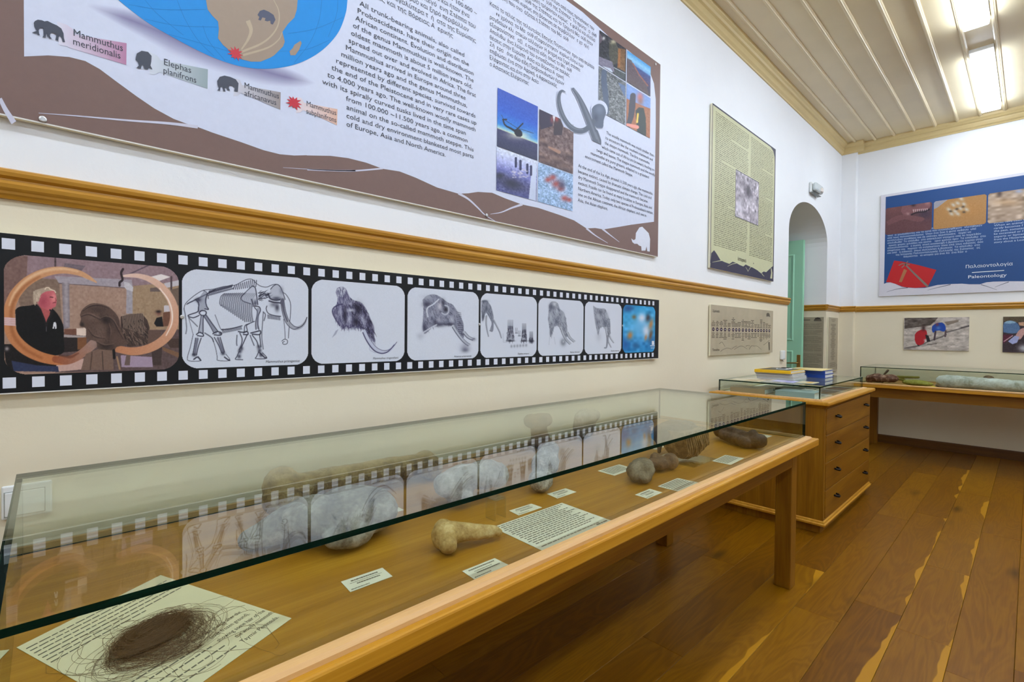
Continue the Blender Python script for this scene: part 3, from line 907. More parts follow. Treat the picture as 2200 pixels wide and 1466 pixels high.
flat_poly(PLP, po, 'mammoth_silhouette', z1(P2('1350,505 1365,480 1395,472 1430,480 1465,495 1482,520 1480,545 1478,572 1455,570 1458,550 1445,535 1425,535 1422,550 1430,565 1412,562 1405,545 1395,550 1402,572 1388,570 1382,540 1370,545 1368,565 1350,565 1360,550 1352,530')), INKB, 0.0024)
flat_poly(PLP, po, 'mammoth_silhouette', z1(P2('1600,95 1615,70 1640,62 1670,75 1700,95 1712,125 1695,155 1682,150 1680,130 1660,135 1645,130 1650,115 1630,110 1620,130 1605,125 1612,108')), ink((84, 88, 108)), 0.0024)
flat_poly(PLP, po, 'mammoth_emblem', z2(P2('1822,1342 1836,1352 1846,1345 1848,1312 1868,1280 1884,1276 1900,1292 1920,1312 1928,1345 1926,1416 1912,1414 1908,1386 1902,1410 1880,1411 1878,1386 1866,1382 1856,1372 1840,1372 1828,1362')), ink((214, 218, 232)), 0.0008)
# species labels with printed colour fade
def fade_label(pts, cl, cr, l1, l2):
    hz = [PLP.hz(*q) for q in pts]
    xs = [h for h, _ in hz]
    cols = [np.array(cl)*(1-(h-min(xs))/(max(xs)-min(xs)))+np.array(cr)*(h-min(xs))/(max(xs)-min(xs)) for h, _ in hz]
    v = [PLP.p(h, z, 0.0012) for h, z in hz]
    n = len(v)//2
    o = vcol_mesh('species_label', v, [(i, i+1, len(v)-2-i, len(v)-1-i) for i in range(n-1)], cols, po)
    L = []
    for s, a, b in (l1, l2):
        h, z = PLP.hz(*a); h2 = PLP.h_at(b, z)
        L.append((s, PLP.p(h, z, 0.0018), (h2-h, 0, 0), (0, 0, 0.0185)))
    queue_text(o, 'label_text', ink(SLATE), L)
fade_label(z1(P2('355,135 415,155 450,180 465,215 600,215 787,270')[:4]+P2('787,270 785,405')+P2('430,298 420,290 400,287 365,280')), (214, 214, 230), (178, 126, 160), ('Mammuthus', z1([(458, 224)])[0], 764*.34545), ('meridionalis', z1([(455, 278)])[0], 749*.34545))
fade_label(z1(P2('930,325 975,345 1000,375 1292,432 1290,553 990,450 960,465 930,462')), (206, 212, 226), (148, 164, 168), ('Elephas', z1([(1020, 404)])[0], 1188*.34545), ('planifrons', z1([(1016, 456)])[0], 1220*.34545))
fade_label(z1(P2('1465,488 1492,500 1505,530 1745,575 1743,683 1500,580 1480,595 1450,600')), (204, 206, 220), (150, 140, 140), ('Mammuthus', z1([(1520, 548)])[0], 1734*.34545), ('africanavus', z1([(1519, 595)])[0], 1717*.34545))
fade_label(z1(P2('1850,603 1875,612 1890,640 2098,680 2095,780 1885,685 1865,700 1840,703')), (222, 212, 220), (218, 178, 160), ('Mammuthus', z1([(1906, 660)])[0], 2090*.34545), ('subplanifrons', z1([(1904, 706)])[0], 2090*.34545))
flat_rects(PLP, po, 'white_margin', [(PX0, PX1, PZ0, PZ0+0.0035)], ink((222, 220, 214)), 0.0006)
# body text
TM = ink(SLATE)
eng = [('All trunk-bearing animals, also called', 772, 997), ('Proboscideans, have their origin on the', 768, 1007), ('African continent. Evolution and distribution', 763, 1017), ('of the genus Mammuthus is well-known. The', 758, 1017), ('oldest mammoth is about 5 million years old,', 754, 1014), ('spread out over and evolved in Africa. The first', 749, 1022), ('Mammuthus arrived in Europe around three', 743, 1000), ('million years ago and the genus Mammuthus,', 733, 1003), ('represented by different species, survived towards', 722, 1021), ('the end of the Pleistocene and in very rare cases up', 712, 1023), ('to 4.000 years ago. The well-known woolly mammoth', 703, 1021), ('with its spirally curved tusks lived in the time span', 692, 1000), ('from 100.000 ~11.500 years ago, a common', 743, 1004), ('animal on the so-called mammoth steppe. This', 744, 1017), ('cold and dry environment blanketed most parts', 744, 1017), ('of Europe, Asia and North America.', 744, 957)]
text_rows(PLP, po, 'english_text', eng, 2.531, 2.083, 0.0185, TM)
gr1 = [('ς', 985, 995), ('πό 100.000 ~', 960, 1024), ('ρα και ήταν ένα', 932, 1008), ('η λεγόμενη Στέππα του', 902, 1021), ('κρύο και ξηρό περιβάλλον', 874, 1007), ('μεγαλύτερα τμήματα της Ευρώπης,', 843, 1024), ('ίας και της Βόρειας Αμερικής.', 808, 975)]
text_rows(PLP, po, 'greek_text', gr1, 2.768, 2.586, 0.0185, TM)
gr2 = [('ρότερο από τους προγόνους του.', 1180, 1277), ('Μαμούθ της Στέππας. Τα πρώτα μαμούθ', 1158, 1281), ('Αφρική τρέφονταν κυρίως με φύλλα και κλαδιά', 1136, 1278), ('Μαμούθ της Στέππας και το Τριχωτό Μαμούθ ήταν', 1112, 1273), ('μένα κυρίως στη βόσκηση σε περιβάλλον με χαμηλή', 1098, 1264), ('ηση που ονομάζεται η Στέππα του Μαμούθ.', 1076, 1222)]
text_rows(PLP, po, 'greek_text', gr2, 3.026, 2.876, 0.0185, TM)
gr3 = [('Κατά το τέλος της τελευταίας Εποχής Παγετώνων, πριν από περίπου', 1052, 1276), ('11.500 χρόνια, τα Μαμούθ εξαφανίστηκαν, κυρίως λόγω των', 1052, 1253), ('ραγδαίων κλιματικών αλλαγών. Η ψυχρή και ξηρή στέππα', 1052, 1246), ('εξαφανίστηκε μαζί με αρκετά είδη, όπως το Μαμούθ.', 1052, 1229), ('Απολιθωμένα λείψανά του εντοπίζονται σε πολλές', 1052, 1223), ('θέσεις στην Ευρώπη, Ασία και Βόρεια Αμερική.', 1052, 1212), ('Σήμερα μόνο δύο είδη Προβοσκιδωτών έχουν', 1052, 1211), ('επιβιώσει, ένα στην Αφρική, ο Αφρικανικός', 1052, 1196), ('Ελέφαντας και ένα στην Ασία,', 1052, 1158), ('ο Ασιατικός Ελέφαντας.', 1052, 1137)]
text_rows(PLP, po, 'greek_text', gr3, 2.816, 2.549, 0.0185, TM)
en2 = [('The woolly mammoth was much smaller than', 1302.5, 1403.8), ('its ancestors like the southern mammoth and', 1300.8, 1402), ('the steppe mammoth. The first mammoths', 1299, 1395), ('which came out of Africa are browsers, feeding on', 1292.5, 1405), ('twigs and leaves. The steppe mammoth and the woolly', 1281, 1407), ('mammoths are pure grazers, adapted to a grassland', 1268.8, 1393.5), ('environment called the Mammoth Steppe.', 1256.7, 1359)]
text_rows(PLP, po, 'english_text', en2, 2.494, 2.312, 0.0185, TM)
en3 = [('At the end of the Ice Age, around 11.500 years ago, the mammoths', 1241.9, 1401.4), ('became extinct, caused by dramatic climate change. The cold and', 1241.9, 1399), ('dry Mammoth Steppe disappeared and the mammoth became', 1241.9, 1390.7), ('extinct. Fossils can be found at many localities in Europe, Asia and', 1241.9, 1400), ('Northern America. Today, only two species of Proboscideans remain,', 1241.9, 1402.8), ('one on the African continent, the African elephant, and one in', 1241.5, 1387.8), ('Asia, the Asian elephant.', 1241, 1305.4)]
text_rows(PLP, po, 'english_text', en3, 2.248, 2.064, 0.0185, TM)
# photographs printed on the poster
def photo(pl, parent, name, h0, h1, za, zb, bg, paint, lift=0.0026, dens=1.0, mat=None):
    a, b = proj(pl.p(h0, (za+zb)/2)), proj(pl.p(h1, (za+zb)/2))
    c, d = proj(pl.p((h0+h1)/2, zb)), proj(pl.p((h0+h1)/2, za))
    cv = Canvas(pl, h0, h1, za, zb, max(10, int(abs(b[0]-a[0])*dens)), max(10, int(abs(d[1]-c[1])*dens)), bg)
    paint(cv)
    return cv.build(parent, name, lift, mat)
q4, q5 = zf(1050, 180, .19782), zf(1180, 50, .17738)
def shade(cv, stops):
    t = cv.Vv
    ps = [p for p, _ in stops]
    for k in range(3): cv.c[..., k] = np.interp(t, ps, [c[k] for _, c in stops])
def pa(cv):
    shade(cv, [(0, (58, 88, 184)), (.35, (50, 96, 200)), (.6, (52, 132, 216)), (.67, (150, 200, 215)), (.69, (190, 195, 175)), (.70, (66, 68, 108)), (1, (58, 62, 90))])
    cv.blob(*q4([(330, 560)])[0], 26, 9, (235, 235, 205), .75)
    cv.noise(4, 2, 1)
    D = (34, 40, 52)
    cv.poly(q4(P2('270,505 300,490 340,500 360,530 362,565 340,580 300,575 275,545')), D)
    cv.stroke(q4(P2('280,515 240,490 190,465 165,440 152,395')), [5, 3.5, 3], D)
    cv.stroke(q4(P2('150,390 190,390')), 3, D); cv.stroke(q4(P2('135,340 160,395 165,440')), 1, D, .8)
    cv.stroke(q4(P2('170,395 300,480 480,540')), 1.1, D, .9); cv.stroke(q4(P2('300,500 365,435')), 3, D)
photo(PLP, po, 'photo_helicopter', 1.492, 1.757, 2.203, 2.467, (60, 90, 180), pa)
def pb(cv):
    cv.c[:] = (112, 92, 92); cv.noise(16, 5, 2); cv.noise(10, 2, 3)
    cv.poly(q4(P2('540,280 690,330 690,460 560,500 540,400')), (58, 52, 74)); cv.poly(q4(P2('715,360 790,380 805,450 790,560 700,560 705,430')), (66, 56, 66))
    cv.poly(q4(P2('690,350 720,355 705,420')), (225, 228, 238)); cv.poly(q4(P2('770,370 910,450 910,515 810,470')), (200, 208, 232))
    cv.blob(*q4([(735, 385)])[0], 4, 6, (170, 70, 70), .9); cv.blob(*q4([(680, 390)])[0], 3, 8, (160, 80, 84), .8)
    for x, y, r in ((580, 620, 12), (700, 720, 14), (620, 830, 15), (730, 820, 16), (820, 900, 14), (860, 760, 13), (560, 760, 10)):
        cv.blob(*q4([(x, y)])[0], r, r*.5, (150, 122, 112), .55, .4); cv.blob(*q4([(x+20, y+40)])[0], r, r*.35, (60, 48, 54), .6, .4)
    cv.stroke(q4(P2('650,690 760,745')), [4, 7], (170, 130, 112), .9)
photo(PLP, po, 'photo_rocks', 1.768, 2.031, 2.200, 2.458, (110, 92, 92), pb)
def pc(cv):
    shade(cv, [(0, (214, 222, 240)), (.3, (170, 176, 224)), (.5, (120, 124, 190)), (.75, (84, 86, 130)), (1, (90, 94, 150))]); cv.noise(14, 3, 4)
    cv.blob(*q4([(250, 1090)])[0], 26, 14, (52, 54, 72), .9, .3); cv.blob(*q4([(110, 1000)])[0], 14, 8, (50, 54, 66), .9)
    cv.poly(q4(P2('470,860 512,870 508,1290 430,1260')), (206, 216, 238), .9)
    for x, y in ((290, 850), (340, 880), (415, 920), (455, 940)): cv.stroke(q4([(x, y-40), (x, y+50)]), 5, (40, 44, 80), .9)
    for k in range(26): cv.blob(*q4([(random.uniform(250, 420), random.uniform(930, 1020))])[0], 2.2, 1.4, (210, 205, 215), .9)
photo(PLP, po, 'photo_snow_camp', 1.490, 1.754, 2.003, 2.198, (170, 176, 220), pc)
def pd_(cv):
    cv.c[:] = (150, 178, 214); cv.noise(22, 2, 5); cv.noise(14, 5, 6)
    for x, y, r in ((640, 1045, 7), (690, 1020, 8), (730, 1090, 10), (780, 1140, 8), (820, 1245, 8), (870, 1265, 6)): cv.blob(*q4([(x, y)])[0], r, r*.8, (172, 70, 62), .85)
    cv.blob(*q4([(790, 1100)])[0], 8, 12, (72, 66, 92), .8)
photo(PLP, po, 'photo_ice_dig', 1.764, 2.031, 2.003, 2.195, (150, 178, 214), pd_)
def pe(cv):
    cv.c[:] = (44, 46, 56); cv.noise(10, 3, 7)
    cv.poly(q5(P2('600,100 650,200 600,260')), (96, 84, 96)); cv.blob(*q5([(655, 185)])[0], 3, 4, (225, 225, 225), .9)
    cv.poly(q5(P2('720,240 800,230 830,300 820,480 760,520 720,400')), (74, 74, 66)); cv.blob(*q5([(770, 225)])[0], 7, 5, (196, 184, 150), .9)
    cv.poly(q5(P2('830,300 918,320 915,590 820,540')), (120, 88, 58)); cv.stroke(q5(P2('845,330 840,520')), 5, (160, 104, 58), .8)
    cv.poly(q5(P2('590,400 760,470 790,600 590,500')), (120, 116, 136)); cv.poly(q5(P2('640,520 740,550 770,600 690,585')), (190, 200, 216))
    cv.poly(q5(P2('790,560 915,610 912,700 770,630')), (72, 80, 84)); cv.stroke(q5(P2('780,540 915,610')), 1.5, (170, 180, 190)); cv.noise(8, 2, 8)
photo(PLP, po, 'photo_workshop', 2.247, 2.510, 2.858, 3.049, (50, 50, 60), pe)
def pf(cv):
    shade(cv, [(0, (70, 150, 214)), (.18, (140, 196, 228)), (.3, (110, 160, 210)), (.34, (62, 82, 140)), (.6, (82, 74, 110)), (1, (70, 72, 80))])
    cv.poly(q5(P2('932,420 990,450 1070,600 1180,760 1200,880 930,740')), (98, 82, 84), .85); cv.stroke(q5(P2('1010,490 1080,620 1190,760')), 2.5, (150, 96, 84)); cv.noise(5, 2, 9)
photo(PLP, po, 'photo_tundra', 2.521, 2.784, 2.860, 3.046, (70, 90, 150), pf)
def pg(cv):
    cv.c[:] = (112, 116, 120); cv.noise(26, 1.6, 10); cv.noise(14, 4, 11)
    cv.stroke(smooth_path(q5(P2('660,590 660,720 680,900 690,1080')), 5), [11, 13, 10], (84, 96, 120), .95); cv.poly(q5(P2('830,720 915,760 912,900')), (96, 120, 166), .8)
photo(PLP, po, 'photo_tusk_in_grass', 2.246, 2.511, 2.600, 2.850, (110, 115, 120), pg)
def ph(cv):
    cv.c[:] = (168, 112, 84); cv.poly(q5(P2('900,700 1230,880 1230,1040 1150,1010 900,900')), (128, 158, 214)); cv.noise(5, 3, 12)
    cv.stroke(smooth_path(q5(P2('1010,880 1000,1000 985,1130 950,1250')), 5), [12, 14, 12, 9], (72, 72, 84))
    cv.poly(q5(P2('1040,1060 1080,1020 1140,1030 1165,1150 1170,1390 1060,1330 1050,1200')), (62, 70, 70))
    cv.blob(*q5([(1095, 900)])[0], 7, 11, (206, 118, 108), .95); cv.blob(*q5([(1100, 950)])[0], 6, 9, (150, 110, 100), .8)
    cv.stroke(q5(P2('1070,1100 1060,1200')), 4, (232, 200, 90)); cv.stroke(q5(P2('940,1230 1060,1260')), [6, 8], (226, 150, 136))
photo(PLP, po, 'photo_finder', 2.521, 2.786, 2.598, 2.850, (168, 112, 84), ph)
cv = canvas_px(PLP, 1192, 1310, 2.42, 2.80, WHITE, 1.3, keep_all=False)
G1, G2 = (92, 100, 116), (120, 128, 142)
cv.poly(smooth_path(q5(P2('510,1040 540,1000 600,978 655,1005 682,1085 655,1175 645,1265 600,1272 560,1262 525,1210 510,1130')), 3), (92, 102, 122))
cv.blob(*q5([(600, 1050)])[0], 9, 10, (118, 130, 152), .7); cv.blob(*q5([(560, 1150)])[0], 5, 9, (70, 80, 100), .7)
cv.stroke(smooth_path(q5(P2('190,835 150,822 118,858 110,940 128,1040 172,1150 240,1245 320,1298 400,1305 470,1265 530,1190')), 5), [1, 5.5, 7.5, 8.5, 9.5, 10, 11, 11.5, 11, 10], G1, 1)
cv.stroke(smooth_path(q5(P2('128,870 116,950 134,1040 180,1145 250,1240 325,1285 400,1290')), 5), [1, 2.5, 3, 3, 2.5], G2, .8, 1.5)
tail = q5(P2('285,800 345,890 405,1010 460,1140 515,1280 560,1400')) + zf(1180, 270, .14327)(P2('670,110 720,230 745,320'))
cv.stroke(smooth_path(tail, 5), [6, 9, 12, 14, 15, 16, 17, 15, 7], G1, 1)
cv.stroke(smooth_path([(x+2, y) for x, y in tail], 5), [2, 3, 4, 4, 4, 4, 4, 3, 1], G2, .8, 2)
cv.build(po, 'tusked_skull_print', 0.0032)
for hx, hz_ in ((PLP.hz(92, 257)), (PLP.hz(1045, 463)), (PLP.hz(1408, 138))):
    mb = MB()
    mb.tube([(hx, PLP.val+0.002, hz_), (hx, PLP.val-0.004, hz_), (hx, PLP.val-0.005, hz_)], [0.0075, 0.0075, 0.005], 14)
    s_ = mb.build('screw', M['screw'], po)

# ------------------------------------------------------------------ film strip panel
PLF = Plane(1, -0.020)
FZ0, FZ1 = 1.193, 1.579
FX0, FX1 = -0.115, 2.928
fs = panel('film_strip_panel', PLF, FX0, FX1, FZ0, FZ1, 0.014, ink((13, 15, 20)), M['card'], 'long black film strip panel with eight frames below the mammoth poster', 'panel')
rows = []
for k in range(-1, 59):
    x = -0.0775 + 0.0504*k
    if x < FX0+0.01: continue
    rows += [(x, x+0.0225, 1.541, 1.567), (x, x+0.0225, 1.207, 1.233)]
pm0 = None
for h0_, h1_, za_, zb__ in rows:
    if pm0 is None:
        pm0 = bpy.data.meshes.new('perforation')
        pm0.from_pydata([(0, 0, 0), (h1_-h0_, 0, 0), (h1_-h0_, 0, zb__-za_), (0, 0, zb__-za_)], [], [(0, 1, 2, 3)])
        pm0.materials.append(ink((214, 218, 232)))
    o = bpy.data.objects.new('perforation', pm0); COL.objects.link(o); o.parent = fs
    o.location = np.array(PLF.p(h0_, za_, 0.0005)) - BASE[fs.name]
flat_rects(PLF, fs, 'white_margin', [(FX0, FX1, FZ0, FZ0+0.0028)], ink((222, 220, 214)), 0.0006)
FR = [(9, 384), (391, 662), (669, 869), (875, 1028), (1032, 1153), (1156, 1253), (1256, 1335), (1338, 1407)]
def rrect(h0, h1, za, zb, r, n=6):
    out = []
    for cx, cz, t0 in ((h1-r, zb-r, 0), (h0+r, zb-r, 90), (h0+r, za+r, 180), (h1-r, za+r, 270)):
        for i in range(n+1):
            t = math.radians(t0+90*i/n); out.append((cx+r*math.cos(t), cz+r*math.sin(t)))
    return out
def frame(i, name, paint, bg=(206, 211, 224), dens=1.0):
    a, b = FR[i]
    h0, h1 = PLF.h_at(a, 1.38), PLF.h_at(b, 1.38)
    za, zb = 1.239, 1.530
    c, d = proj(PLF.p((h0+h1)/2, zb)), proj(PLF.p((h0+h1)/2, za))
    cv = Canvas(PLF, h0, h1, za, zb, int((b-a)*dens), int((d[1]-c[1])*dens), bg)
    paint(cv)
    # rounded frame corners: leave the film showing
    r = 0.045
    dx = np.maximum(np.maximum((h0+r)-cv.H, cv.H-(h1-r)), 0); dz = np.maximum(np.maximum((za+r)-cv.Zz, cv.Zz-(zb-r)), 0)
    cv.a = (np.hypot(dx, dz) < r*1.0).astype(float)
    return cv.build(fs, name, 0.0009, M['vcol'])
DK = (40, 40, 58)
# frame 1: workshop photograph with big tusks
f1 = zf(0, 530, .19782)
def paint1(cv):
    R = lambda s: f1(P2(s))
    cv.c[:] = (160, 130, 114)
    cv.poly(R('0,80 1960,200 1960,430 1700,420 1430,430 1370,450 750,400 640,400 330,360 200,330 0,420'), (142, 118, 124))
    cv.poly(R('0,80 300,105 290,330 180,520 0,720'), (120, 92, 86))
    cv.poly(R('250,330 640,360 680,900 330,900 200,600'), (126, 104, 90))
    cv.poly(R('1430,430 1960,380 1960,900 1440,900'), (156, 130, 104))
    cv.poly(R('590,320 1430,360 1440,440 1370,450 640,400'), (160, 150, 158)); cv.poly(R('700,180 930,210 870,280 690,240'), (110, 96, 104))
    cv.stroke(R('640,400 1370,450'), 1.5, (96, 80, 84)); cv.stroke(R('600,130 600,230'), 4, (80, 66, 66)); cv.stroke(R('1340,330 1620,200'), 3, (96, 80, 92))
    cv.poly(R('672,390 752,395 758,880 690,900'), (132, 122, 128)); cv.stroke(R('715,400 725,860'), 7, (166, 156, 162), .7, 5)
    cv.poly(R('1375,450 1440,450 1440,730 1368,730'), (158, 152, 160)); cv.poly(R('1345,380 1400,395 1445,440 1445,490 1375,470 1350,440'), (190, 186, 192))
    cv.poly(R('690,930 1960,900 1960,1340 600,1370'), (92, 74, 74)); cv.noise(5, 4, 21)
    cv.poly(R('1310,1180 1650,1200 1660,1310 1320,1310'), (158, 138, 158)); cv.poly(R('600,1290 910,1215 890,1335 620,1360'), (190, 156, 146))
    cv.poly(R('690,985 935,985 935,1130 690,1150'), (38, 30, 30)); cv.poly(R('690,955 935,975 935,992 690,985'), (164, 152, 150)); cv.poly(R('840,990 940,985 940,1110 840,1120'), (120, 78, 50))
    cv.poly(R('830,890 940,880 940,972 830,962'), (220, 198, 184)); cv.poly(R('700,895 830,895 830,960 700,955'), (112, 74, 60))
    cv.poly(R('1630,330 1750,300 1850,330 1700,385'), (222, 212, 210)); cv.poly(R('1630,450 1750,440 1750,490 1630,490'), (104, 88, 84)); cv.poly(R('1780,400 1960,360 1960,420 1800,450'), (190, 184, 190)); cv.stroke(R('1860,330 1860,470'), 4, (80, 66, 70)); cv.poly(R('1850,470 1960,440 1960,640 1900,640'), (110, 92, 80))
    cv.poly(R('1770,720 1860,700 1860,860 1770,870'), (110, 74, 58)); cv.poly(R('1780,640 1855,640 1855,705 1780,710'), (196, 188, 194))
    cv.poly(R('1672,835 1700,775 1760,760 1775,870 1700,870'), (20, 18, 22)); cv.blob(*R('1722,722')[0], 6, 6, (120, 74, 66), .95); cv.blob(*R('1720,706')[0], 6, 3, (20, 18, 20), .95)
    # mounted skeleton behind
    cv.poly(R('1310,760 1400,735 1540,725 1600,800 1625,880 1600,1060 1400,1090 1310,1000'), (70, 54, 48))
    for k in range(14): cv.stroke(R('%d,%d %d,%d' % (1330+k*17, 735-k*1, 1345+k*17, 880+k*6)), 1.5, (150, 130, 116), .8)
    cv.hatch(R('1310,850 1600,850 1600,1060 1330,1060'), 60, 6, 8, 1.6, (130, 108, 96), .7, 3); cv.hatch(R('1310,780 1600,780 1600,1060 1330,1060'), 50, 4, 10, 1.6, (28, 22, 22), .7, 4)
    cv.poly(R('1610,905 1745,905 1750,1090 1600,1090'), (96, 74, 66)); cv.poly(R('1640,1090 1760,1080 1750,1290 1660,1290'), (66, 52, 50)); cv.poly(R('1380,1130 1420,1130 1410,1290 1350,1290'), (104, 86, 80)); cv.poly(R('1760,1090 1960,1160 1960,1220 1770,1130'), (120, 88, 66)); cv.poly(R('1780,1000 1960,1000 1960,1100 1850,1100'), (70, 52, 46))
    # man
    cv.poly(smooth_path(R('165,690 210,655 330,640 400,628 460,690 540,705 565,675 615,720 660,790 690,870 692,1000 690,1150 560,1185 300,1160 180,960'), 3), (12, 12, 15))
    cv.poly(R('40,1060 120,1060 300,1190 600,1270 640,1350 100,1350 60,1250'), (22, 18, 20)); cv.poly(R('125,1240 400,1290 630,1300 640,1360 150,1355'), (44, 52, 82)); cv.blob(*R('75,1110')[0], 5, 5, (190, 180, 180), .8)
    cv.poly(smooth_path(R('395,590 430,520 490,480 560,470 600,505 613,575 612,620 600,655 570,668 552,700 520,735 470,700 430,645'), 3), (196, 100, 108))
    cv.blob(*R('470,600')[0], 12, 16, (150, 58, 74), .7); cv.blob(*R('585,560')[0], 6, 10, (226, 150, 146), .7)
    cv.poly(R('440,660 545,700 540,740 505,860 470,740'), (170, 84, 84)); cv.stroke(R('545,548 575,553'), 2, (80, 30, 40)); cv.stroke(R('575,612 605,608'), 1.8, (120, 40, 54)); cv.stroke(R('600,560 612,590 598,598'), 1.3, (150, 60, 66))
    cv.poly(smooth_path(R('358,570 365,490 420,462 500,446 545,452 575,478 500,488 450,520 430,560 420,600 395,600 385,640 365,620'), 3), (172, 152, 132))
    cv.stroke(smooth_path(R('490,465 500,448 530,446 545,465 590,480 604,500'), 4), 2.2, (226, 208, 186), .9); cv.hatch(R('360,480 450,460 430,560 380,620'), 30, 2, 8, 1, (210, 190, 168), .6, 5)
    cv.poly(R('582,826 600,818 612,840 614,892 598,894 596,868 588,868 586,892 572,890'), (222, 222, 226)); cv.stroke(R('505,860 503,920'), 1.2, (90, 90, 96))
    cv.stroke(smooth_path(R('400,640 440,700 480,790 500,860'), 4), 4, (24, 22, 24)); cv.stroke(smooth_path(R('545,690 560,720 520,800 505,860'), 4), 4, (26, 24, 26))
    # tusks
    lt = R('1045,388 960,335 850,285 700,258 560,266 410,312 270,400 165,520 110,650 100,780 112,900 165,1010 275,1115 430,1195 600,1235 720,1240')
    cv.stroke(smooth_path(lt, 5), [3, 9, 12, 14, 17, 19, 21, 23, 24, 25, 25, 25, 24, 22, 20, 17], (204, 156, 116), 1, 1.2, (184, 112, 66))
    cv.stroke(smooth_path([(x-1.5, y-3) for x, y in lt[2:9]], 5), [3, 6, 7, 6, 4], (226, 188, 150), .7, 4)
    cv.stroke(smooth_path([(x+4, y+3) for x, y in lt[5:14]], 5), [4, 7, 8, 8, 6], (142, 80, 42), .55, 5)
    cv.stroke(smooth_path(R('600,1225 720,1240 830,1200 930,1130 1010,1060'), 5), [14, 17, 18, 18, 20], (150, 82, 52), 1, 1.2, (158, 128, 118))
    cv.stroke(smooth_path(R('640,1180 760,1200 850,1160'), 5), [3, 6, 3], (92, 46, 30), .6, 3)
    for k in range(4): cv.stroke(R('%d,%d %d,%d' % (46, 778+k*22, 160, 786+k*22)), 4, (208, 176, 178)); 
    rt_ = R('1332,322 1420,315 1520,322 1640,362 1760,445 1850,565 1893,700 1888,830 1830,955 1720,1055 1580,1118 1430,1138 1275,1112')
    cv.stroke(smooth_path(rt_, 5), [4, 8, 10, 13, 15, 17, 19, 20, 20, 19, 18, 17, 15], (222, 192, 178), 1, 1.2, (186, 124, 88))
    cv.stroke(smooth_path([(x-5, y+2) for x, y in rt_[4:9]], 5), [2, 3, 3, 2], (246, 236, 228), .8, 2)
    cv.stroke(smooth_path(R('1335,245 1315,290 1330,360 1300,390 1298,425'), 4), 5, (46, 34, 38))
    # skull
    cv.poly(smooth_path(R('868,745 890,690 960,632 1040,615 1150,640 1232,700 1290,780 1312,900 1350,1000 1392,1060 1270,1090 1240,1125 1130,1130 1060,1100 1040,1030 940,1000 935,900 900,872 865,855 880,790'), 3), (88, 68, 60))
    cv.blob(*R('1150,800')[0], 14, 9, (30, 22, 22), .95, .5); cv.blob(*R('1010,760')[0], 16, 9, (112, 90, 80), .8); cv.blob(*R('1060,690')[0], 22, 9, (64, 48, 44), .7); cv.blob(*R('1180,930')[0], 7, 20, (62, 46, 42), .8); cv.blob(*R('1080,930')[0], 14, 22, (112, 90, 80), .6); cv.blob(*R('890,850')[0], 5, 6, (34, 26, 24), .8); cv.blob(*R('1150,1090')[0], 18, 8, (44, 34, 32), .8); cv.blob(*R('1270,870')[0], 8, 18, (66, 50, 46), .6)
    for q in ('900,700 980,650 1080,640 1180,670', '880,760 960,740 1040,770 1090,800', '1090,790 1150,770 1220,800 1270,880', '960,900 1000,960 1060,990 1140,1000', '1180,850 1200,940 1180,1040', '1240,820 1290,920 1340,1010', '1050,1040 1130,1080 1230,1070'):
        cv.stroke(smooth_path(R(q), 4), [1, 2.5, 1], (46, 34, 32), .75, 1.2)
        cv.stroke(smooth_path([(x+1, y-3) for x, y in R(q)], 4), [1, 2.5, 1], (126, 102, 90), .5, 1.6)
    cv.hatch(R('900,680 1100,630 1260,760 1320,960 1200,1080 960,980'), 70, 3, 4, 1.5, (58, 44, 40), .4, 41)
    cv.poly(R('935,1165 1060,1115 1225,1130 1235,1340 878,1345 910,1225'), (116, 92, 80)); cv.stroke(R('1110,1140 1120,1335'), 2, (70, 54, 48)); cv.stroke(R('1000,1150 980,1335'), 3, (86, 66, 58)); cv.stroke(R('1235,1130 1240,1210'), 6, (20, 16, 18)); cv.stroke(R('1270,1200 1300,1330'), 4, (150, 118, 90))
    cv.noise(2.5, 2.5, 22)
frame(0, 'photo_frame', paint1, dens=1.0)['label'] = 'printed photograph of a man beside a mammoth skull with huge curved tusks'
def scratch(cv, st, col=DK):
    for pts, w, a in st: cv.stroke(smooth_path(pts, 4) if len(pts) > 2 else pts, w, col, a, 0.8)
